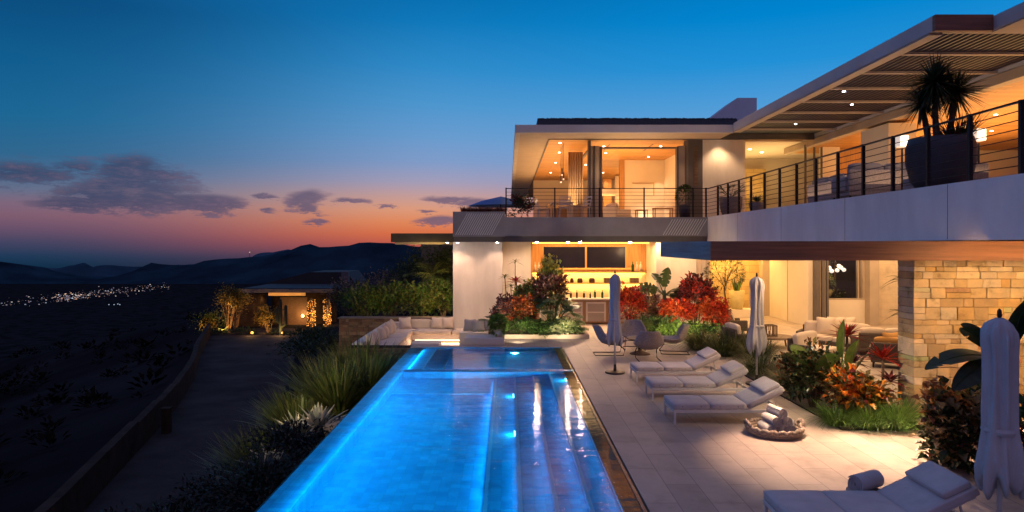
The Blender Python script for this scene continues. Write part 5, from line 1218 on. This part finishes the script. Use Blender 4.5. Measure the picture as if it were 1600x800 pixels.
t = thing('potted_plant', 'small spiky plant in a grey pot next to the balcony palm', 'potted plant', (8.6, 23.6, FL)); pot(t, [(0, 0), (.2, 0), (.28, .4), (.24, .4), (0, .34)], pot_grey)
mb = MB(); rosette(mb, Vector((0, 0, .4)), 30, .6, .05, DKG + OLIVE, .9, .15); mb.build('leaves', leaf, t)
t = thing('giant_planter', 'huge dark round planter with spiky dracaenas on the upper terrace', 'potted plant', (8.42, 13.3, FL)); pot(t, [(0, 0), (.38, 0), (.52, .2), (.60, .55), (.60, .85), (.55, 1.02), (.50, 1.02), (.50, .92), (0, .9)], pot_dark)
for k, (x, y, z, n_, L) in enumerate(((-.12, 0, 2.12, 330, .66), (.32, .05, 1.95, 230, .60), (-.3, .1, 1.72, 130, .55))):
    mb = MB(); mb.tube([(x * .5, y, .9), (x * .8, y, 1.4), (x, y, z)], [.07, .055, .05], 8); mb.build('trunk', bark, t, smooth=True)
    mb = MB()
    for j in range(n_): d = rdir(-.75); mb.blade((x, y, z), d, L * random.uniform(.75, 1.1), .05, pick(DKG + [(.045, .05, .028), (.06, .055, .03)]), .14, 4, fold=.2)
    mb.build('leaf_head', leaf, t)
mb = MB()
for j in range(170): a = random.uniform(0, 6.28); mb.blade((.33 + .12 * math.cos(a), .12 * math.sin(a), .92), (math.cos(a) * random.uniform(.1, 1), math.sin(a) * .7, 1), random.uniform(.5, 1.0), .03, pick(DKG + OLIVE[:1] + MAROON[:1]), .2, 4)
mb.build('undergrowth', leaf, t)
mb = MB(); random.seed(21)
gt = thing('rooftop_grass', 'red-brown ornamental grass in the planter at the left end of the balcony', 'grass', (-.95, 26.65, 4.40))
for k in range(1500): mb.blade((random.uniform(-.85, .85), random.uniform(-.35, .35), 0), (random.uniform(-.5, .5), random.uniform(-.5, .5), 1), random.uniform(.25, .52), .018, pick([(.14, .03, .02), (.2, .045, .02), (.09, .025, .02)]), .35, 4)
mb.build('blades', leaf, gt)
bush('balcony_hedge', 'dark clipped shrub in the shade at the left end of the balcony', 'shrub', (.55, 27.6, FL), (.45, 1.2, .42), 500, .14, .06, DKG + MAROON[:1], 14, stems=False)
# -- hedges and palms left of the pillar
for k, (x, y, rx, rz, lb) in enumerate(((-6.1, 29.4, .95, .62, 'leftmost, over the end of the stone wall'), (-4.9, 29.2, .95, .66, 'second from the left above the stone wall'), (-3.75, 29.1, .9, .68, 'third, above the sofa back'), (-2.75, 29.0, .75, .70, 'rightmost, touching the lit pillar'))):
    bush('hedge_shrub', f'bushy green hedge shrub {lb}', 'shrub', (x, y, 0.1), (rx, .7, rz), 620, .19, .085, OLIVE + GREEN[:2], 26, group='hedge above the sunken lounge')
spot((-3.2, 27.4, .9), (0, .9, .2), 170, 150, (1, .64, .20), .9); spot((-5.6, 27.4, .9), (0, .9, .2), 50, 130, (1, .66, .22), .9)  # low fill spots aimed upward, added without fixtures to light the hedge
def palm(label, base, h, n_, L, pal, trunk_r=.12):
    t = thing('palm_tree', label, 'palm tree', base); mb = MB(); mb.tube([(0, 0, 0), (.05, 0, h * .5), (0, 0, h)], [trunk_r, trunk_r * .85, trunk_r * .7], 9); mb.build('trunk', bark, t)
    mb = MB()
    for k in range(n_):
        a = k * 2.4 + random.uniform(-.3, .3); d = Vector((math.cos(a), math.sin(a), random.uniform(.2, 2.2))).normalized(); prev = None
        for j in range(15):
            s_ = L * j / 14; p = Vector((0, 0, h)) + d * s_ + Vector((0, 0, -.45 * s_ * s_ / L)); 
            if prev is not None:
                tg = (p - prev).normalized(); sd = tg.cross(Vector((0, 0, 1))).normalized(); mb.bar(prev, p, .014, .014, (.06, .06, .02))
                if j > 2:
                    for q in (-1, 1): mb.blade(p, sd * q + tg * .8 + Vector((0, 0, .15)), L * .34 * math.sin(math.pi * (.12 + .8 * j / 14)), .028, pick(pal), .5, 3)
            prev = p
    mb.build('fronds', leaf, t); return t
palm('low palm with arching fronds before the dark shrubbery under the side roof', (-3.35, 30.1, .2), 1.55, 26, 1.45, OLIVE + GREEN[:1])
bush('dark_tree', 'dense dark shrub under the brown side roof, left of the pillar', 'tree', (-4.0, 32.6, 0), (1.5, .8, 1.35), 1300, .17, .07, DKG + OLIVE[2:], 30, lift=.3)
bush('dark_tree', 'dark leafy shrub right beside the lit pillar, behind the palm', 'tree', (-2.75, 31.8, 0), (.65, .7, 1.3), 700, .17, .07, DKG + OLIVE[2:], 18, lift=.4)
for k, (x, y, rx, rz, lb) in enumerate(((-7.4, 34, 1.2, .9, 'nearest the stone wall end'), (-6.2, 35, 1.3, 1.1, 'below the mountain crest'), (-8.6, 37, 1.2, .9, 'leftmost, before the low house'))):
    bush('flowering_shrub', f'dark flowering shrub behind the stone wall, {lb}', 'shrub', (x, y, -.6), (rx, .8, rz), 800, .17, .07, DKG + [(.09, .05, .05), (.05, .03, .04)], 22, [(.10, .07, .07), (.16, .12, .12), (.03, .04, .02)], group='dark flowering shrubs')
for k, (x, y, rx, rz, lb) in enumerate(((-11.6, 42, 2.0, .8, 'left one, at the end of the driveway'), (-9.3, 40, 2.0, .9, 'right one, below the stone wall'))):
    bush('dark_shrub', f'black shrub mass beside the driveway, {lb}', 'shrub', (x, y, -4.4), (rx, 1.5, rz), 700, .3, .12, DKG, 20, lift=.6)
# -- bank left of the pool
FG = [(.06, .085, .018), (.085, .10, .025), (.04, .06, .014), (.10, .095, .035)]
for k, (x, y, z, s_, lb) in enumerate(((-6.75, 19.4, -2.3, 1.15, 'leftmost'), (-6.0, 20.0, -2.1, 1.2, 'second from the left'), (-5.2, 19.8, -1.9, 1.2, 'in the middle'), (-4.5, 20.4, -1.7, 1.15, 'second from the right'), (-3.95, 19.3, -1.75, 1.05, 'rightmost, by the pool corner'), (-5.6, 18.4, -2.3, 1.0, 'in front of the middle ones'), (-4.5, 18.3, -2.1, .9, 'low one beside the pool edge'), (-7.3, 19.6, -2, 1.15, 'far left, over the driveway'), (-6.6, 18.4, -2, .95, 'front left, above the agaves'))):
    grass('fountain_grass', f'tall lit fountain grass left of the pool, {lb}', 'grass', (x, y, terrain_h(x, y) - .03), 620, 1.85 * s_, 1.0, FG, .06, .28, 'tall grasses left of the pool', .3)
spot((-5.6, 13.8, .9), (-.02, .9, -.15), 1000, 70, (1, .80, .40), .9); spot((-4.7, 14.2, .1), (-.05, .9, -.6), 60, 90, (1, .74, .42), .9)  # fill spots hung in mid-air without fixtures, added to light the grasses
for k, (x, y, z, s_, lb) in enumerate(((-5.75, 16.6, -2.0, .9, 'leftmost'), (-5.15, 16.9, -1.9, 1.0, 'in the middle'), (-4.55, 16.4, -1.8, .85, 'rightmost, next to the boulder'))):
    t = thing('agave', f'pale grey agave below the tall grasses, {lb} of three', 'plant', (x, y, terrain_h(x, y) - .03), 0, 'agaves on the bank'); mb = MB(); rosette(mb, Vector((0, 0, .05)), 30, 1.05 * s_, .16, [(.34, .32, .26), (.42, .37, .28), (.25, .25, .19)], 1.0, .04, .35, .15); mb.build('leaves', leaf, t)
mb = MB(); mb.ball((0, 0, 0), .5, 14, 9, None, (1.1, .8, .5), .10); o = mb.build('boulder', boulder_m, None, smooth=True); o.location = (-3.85, 16.1, terrain_h(-3.85, 16.1) + .12); tag(o, 'pale rounded boulder at the pool wall below the grasses', 'boulder')
for k, (x, y, z, rx, rz, lb) in enumerate(((-4.3, 13.8, -2.4, .9, .75, 'just below the agaves'), (-5.5, 13.2, -2.9, 1.0, .7, 'left of the one below the agaves'), (-4.1, 11.4, -2.3, .8, .7, 'against the middle of the pool edge'), (-5.3, 10.8, -2.8, 1.0, .75, 'in the middle of the bank'), (-6.5, 11.8, -3.5, 1.0, .6, 'bordering the driveway'), (-4.3, 9.0, -2.3, .9, .7, 'lowest one beside the pool'), (-5.6, 8.6, -2.9, 1.0, .7, 'at the bottom edge of the picture'))):
    bush('bank_shrub', f'almost black shrub on the pool bank, {lb}', 'shrub', (x, y, terrain_h(x, y) - .03), (rx, .8, rz * .55), 650, .13, .05, [(.007, .012, .006), (.010, .014, .006), (.014, .010, .009)], 18, group='dark shrubs on the bank')
for k, (x, y, z, lb) in enumerate(((-6.4, 12.2, -2.95, 'beside the driveway'), (-5.9, 10.3, -2.8, 'among the black shrubs'), (-4.9, 9.6, -2.2, 'close to the pool edge'), (-6.6, 9.6, -3.2, 'at the lower left of the bank'), (-4.6, 12.6, -2.1, 'below the boulder'))):
    grass('dark_grass', f'dim arching grass tuft {lb}', 'grass', (x, y, terrain_h(x, y) - .03), 200, 1.25, .9, DKG[:2] + [(.03, .03, .012)], .03, .55, 'dim grasses on the bank', .25)
# ------------------------------------------------------------------ neighbouring house
NZ = -5.35
nb = thing('neighbouring_house', 'low flat-roofed house with warm lit walls beyond the driveway', 'house', (-22, 66, NZ))
part('wall', wall_dark, [(-28.5, -24.2, 68, 68.4, NZ, -1.7), (-24.2, -17.6, 70, 70.4, NZ, -1.4)], nb)
neighbour_trim = mat('neighbour_trim', (.10, .10, .11), .8); part('roof', mat('neighbour_roof', (.02, .022, .026), .8), [(-25.8, -16.5, 66.2, 80, -1.42, -1.05)], nb); part('roof_edge', neighbour_trim, [(-25.9, -16.5, 66.0, 66.19, -1.46, -1.12)], nb)
mb = MB(); mb.prism([(-26.5, -1.04), (-16.6, -1.04), (-17.5, .2), (-21.5, .2)], 74, 80, 'y'); mb.build('upper_roof', MATS['neighbour_roof'], nb, world=True)
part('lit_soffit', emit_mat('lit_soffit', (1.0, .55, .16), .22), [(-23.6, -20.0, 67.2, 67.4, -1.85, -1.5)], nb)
part('chimney', neighbour_trim, [(-17.6, -16.9, 72, 72.8, -1, .35)], nb)
part('garage_door', wood_dark, [(-23.4, -20.6, 69.93, 69.99, NZ, -2.2)], nb)
part('gate_pillar', wall_dark, [(-24.3, -23.9, 67, 67.5, NZ, -1.6)], nb)
lens((-21.0, 69.8, -4.1), .16, emit_mat('porch_lamp', (1, .5, .16), 6), (0, -1, 0), 0, par=nb, name='porch_lamp'); point((-21.0, 69.2, -4.0), 90, AMBER, .15)
spot((-21.6, 66.6, -1.9), (0, .5, -1), 260, 120, AMBER, .9); spot((-24.6, 66.4, -1.7), (0, .6, -1), 100, 120, AMBER, .9)
for k, (x, lb) in enumerate(((-19.3, 'left'), (-17.75, 'right'))):
    t = thing('fairy_light_trunk', f'tree trunk wrapped in fairy lights beside the low house, {lb} one', 'tree', (x, 67, NZ)); mb = MB(); mb.tube([(0, 0, 0), (.1, 0, 2), (0, 0, 3.3)], [.22, .18, .12], 8); mb.build('trunk', bark, t)
    mb = MB()
    for j in range(120): a = random.uniform(0, 6.28); z = random.uniform(.5, 3.2); r_ = .3 + .12 * random.random(); s_ = .03; mb.box(r_ * math.cos(a) - s_, r_ * math.cos(a) + s_, r_ * math.sin(a) - s_, r_ * math.sin(a) + s_, z - s_, z + s_)
    tag(mb.build('string_lights', fairy, t), kind='stuff'); point((x + .2, 66.2, NZ + 1.6), 80, AMBER, .4)
t = thing('cactus', 'tall dark columnar cactus before the low house', 'cactus', (-20.0, 60, -5))
for (x, z0, z1) in ((0, 0, 3.4), (.45, .9, 2.9), (-.3, 1.2, 2.6)):
    mb = MB(); mb.tube([(0, 0, z0), (x, 0, z0 + .3), (x, 0, z1 - .1), (x, 0, z1)], [.13, .15, .14, .05], 9); mb.build('cactus_arm', mat('cactus_skin' + str(x), (.02, .03, .018), .8), t)
for k, (px, py, h, rx, watts, lb) in enumerate(((324, 498, 1.6, .5, 40, 'slim one at the far left end of the drive'), (357, 492, 4.2, 1.3, 170, 'tallest, glowing at its base'), (420, 489, 2.7, 1.0, 150, 'right of the tall one, against the wall'))):
    Y = 62; p = at(px, py, Y); p.z = -5.0
    bush('uplit_tree', f'garden tree lit amber from below, {lb}', 'tree', (p.x, Y, -5.0), (rx, .9, h * .34), 520, .24, .10, [(.09, .07, .015), (.11, .085, .02), (.05, .045, .014)], 16, lift=h * .3, group='uplit trees by the low house')
    spot((p.x + .1, Y - 1.9, -4.15), (0, .9, .25), watts * 5, 120, (1.0, .46, .11), .9)
bush('uplit_tree', 'yellow-lit small tree top beside the roof of the low house', 'tree', (at(368, 465, 63).x, 63, -5), (1.2, 1, .8), 520, .22, .1, [(.16, .12, .02), (.2, .15, .03)], 14, lift=2.4); spot((at(368, 465, 63).x, 61.3, -2.9), (0, .6, .4), 110, 120, AMBER, .9)
for k, (px, lb) in enumerate(((394, 'left of the two uplit trees'), (440, 'by the garage'))):
    p = at(px, 502, 60); g2 = thing('garden_lamp', f'low amber garden lamp on the ground {lb}', 'garden lamp', (p.x, 60, -4.95)); mb = MB(); mb.lathe([(0, 0), (.1, 0), (.12, .3), (0, .3)], 12, cap=False); mb.build('body', metal, g2)
    mb = MB(); mb.ball((0, 0, .38), .13, 10, 7); mb.build('globe', emit_mat('garden_globe' + str(k), (1, .5, .13), .8 if k else 1.2), g2); point((p.x, 59.5, -4.3), 60, AMBER, .1)
for k, (px, lb) in enumerate(((335, 'leftmost'), (345, 'second from the left'), (385, 'between the uplit trees'), (440, 'in front of the garage'), (470, 'rightmost, below the porch lamp'))):
    p = at(px, 505, 61); bush('low_shrub', f'black low shrub at the foot of the low house, {lb}', 'shrub', (p.x, 60.5, -5), (1.1, .6, .35), 160, .2, .09, DKG, 8, stems=False, group='low shrubs by the low house')
bush('hillside_tree', 'black leafy tree mass between the drive and the low house', 'tree', (-27.0, 62.5, -5.2), (1.7, 1.2, 1.2), 420, .25, .11, DKG, 16)

# unseen fill spots without fixtures, added to brighten the beds
spot((.3, 21.9, .15), (.05, .9, .42), 240, 120, (1, .80, .52), .9, .1, 'bed_fill_spot'); spot((1.9, 22.2, .15), (-.1, .9, .5), 200, 110, (1, .80, .52), .9, .1, 'bed_fill_spot')
spot((5.3, 21.0, .9), (.1, .9, .12), 420, 130, (1, .76, .46), .9, .1, 'bed_fill_spot'); spot((6.7, 18.0, 2.85), (-.05, .8, -.9), 160, 120, WARM, .9, .1, 'bed_fill_spot')
spot((5.6, 11.5, 2.85), (.12, .55, -.9), 330, 100, (1, .74, .46), .9, .1, 'bed_fill_spot'); spot((6.2, 14.9, 2.9), (0, .3, -1), 80, 120, WARM, .9, .1, 'bed_fill_spot')
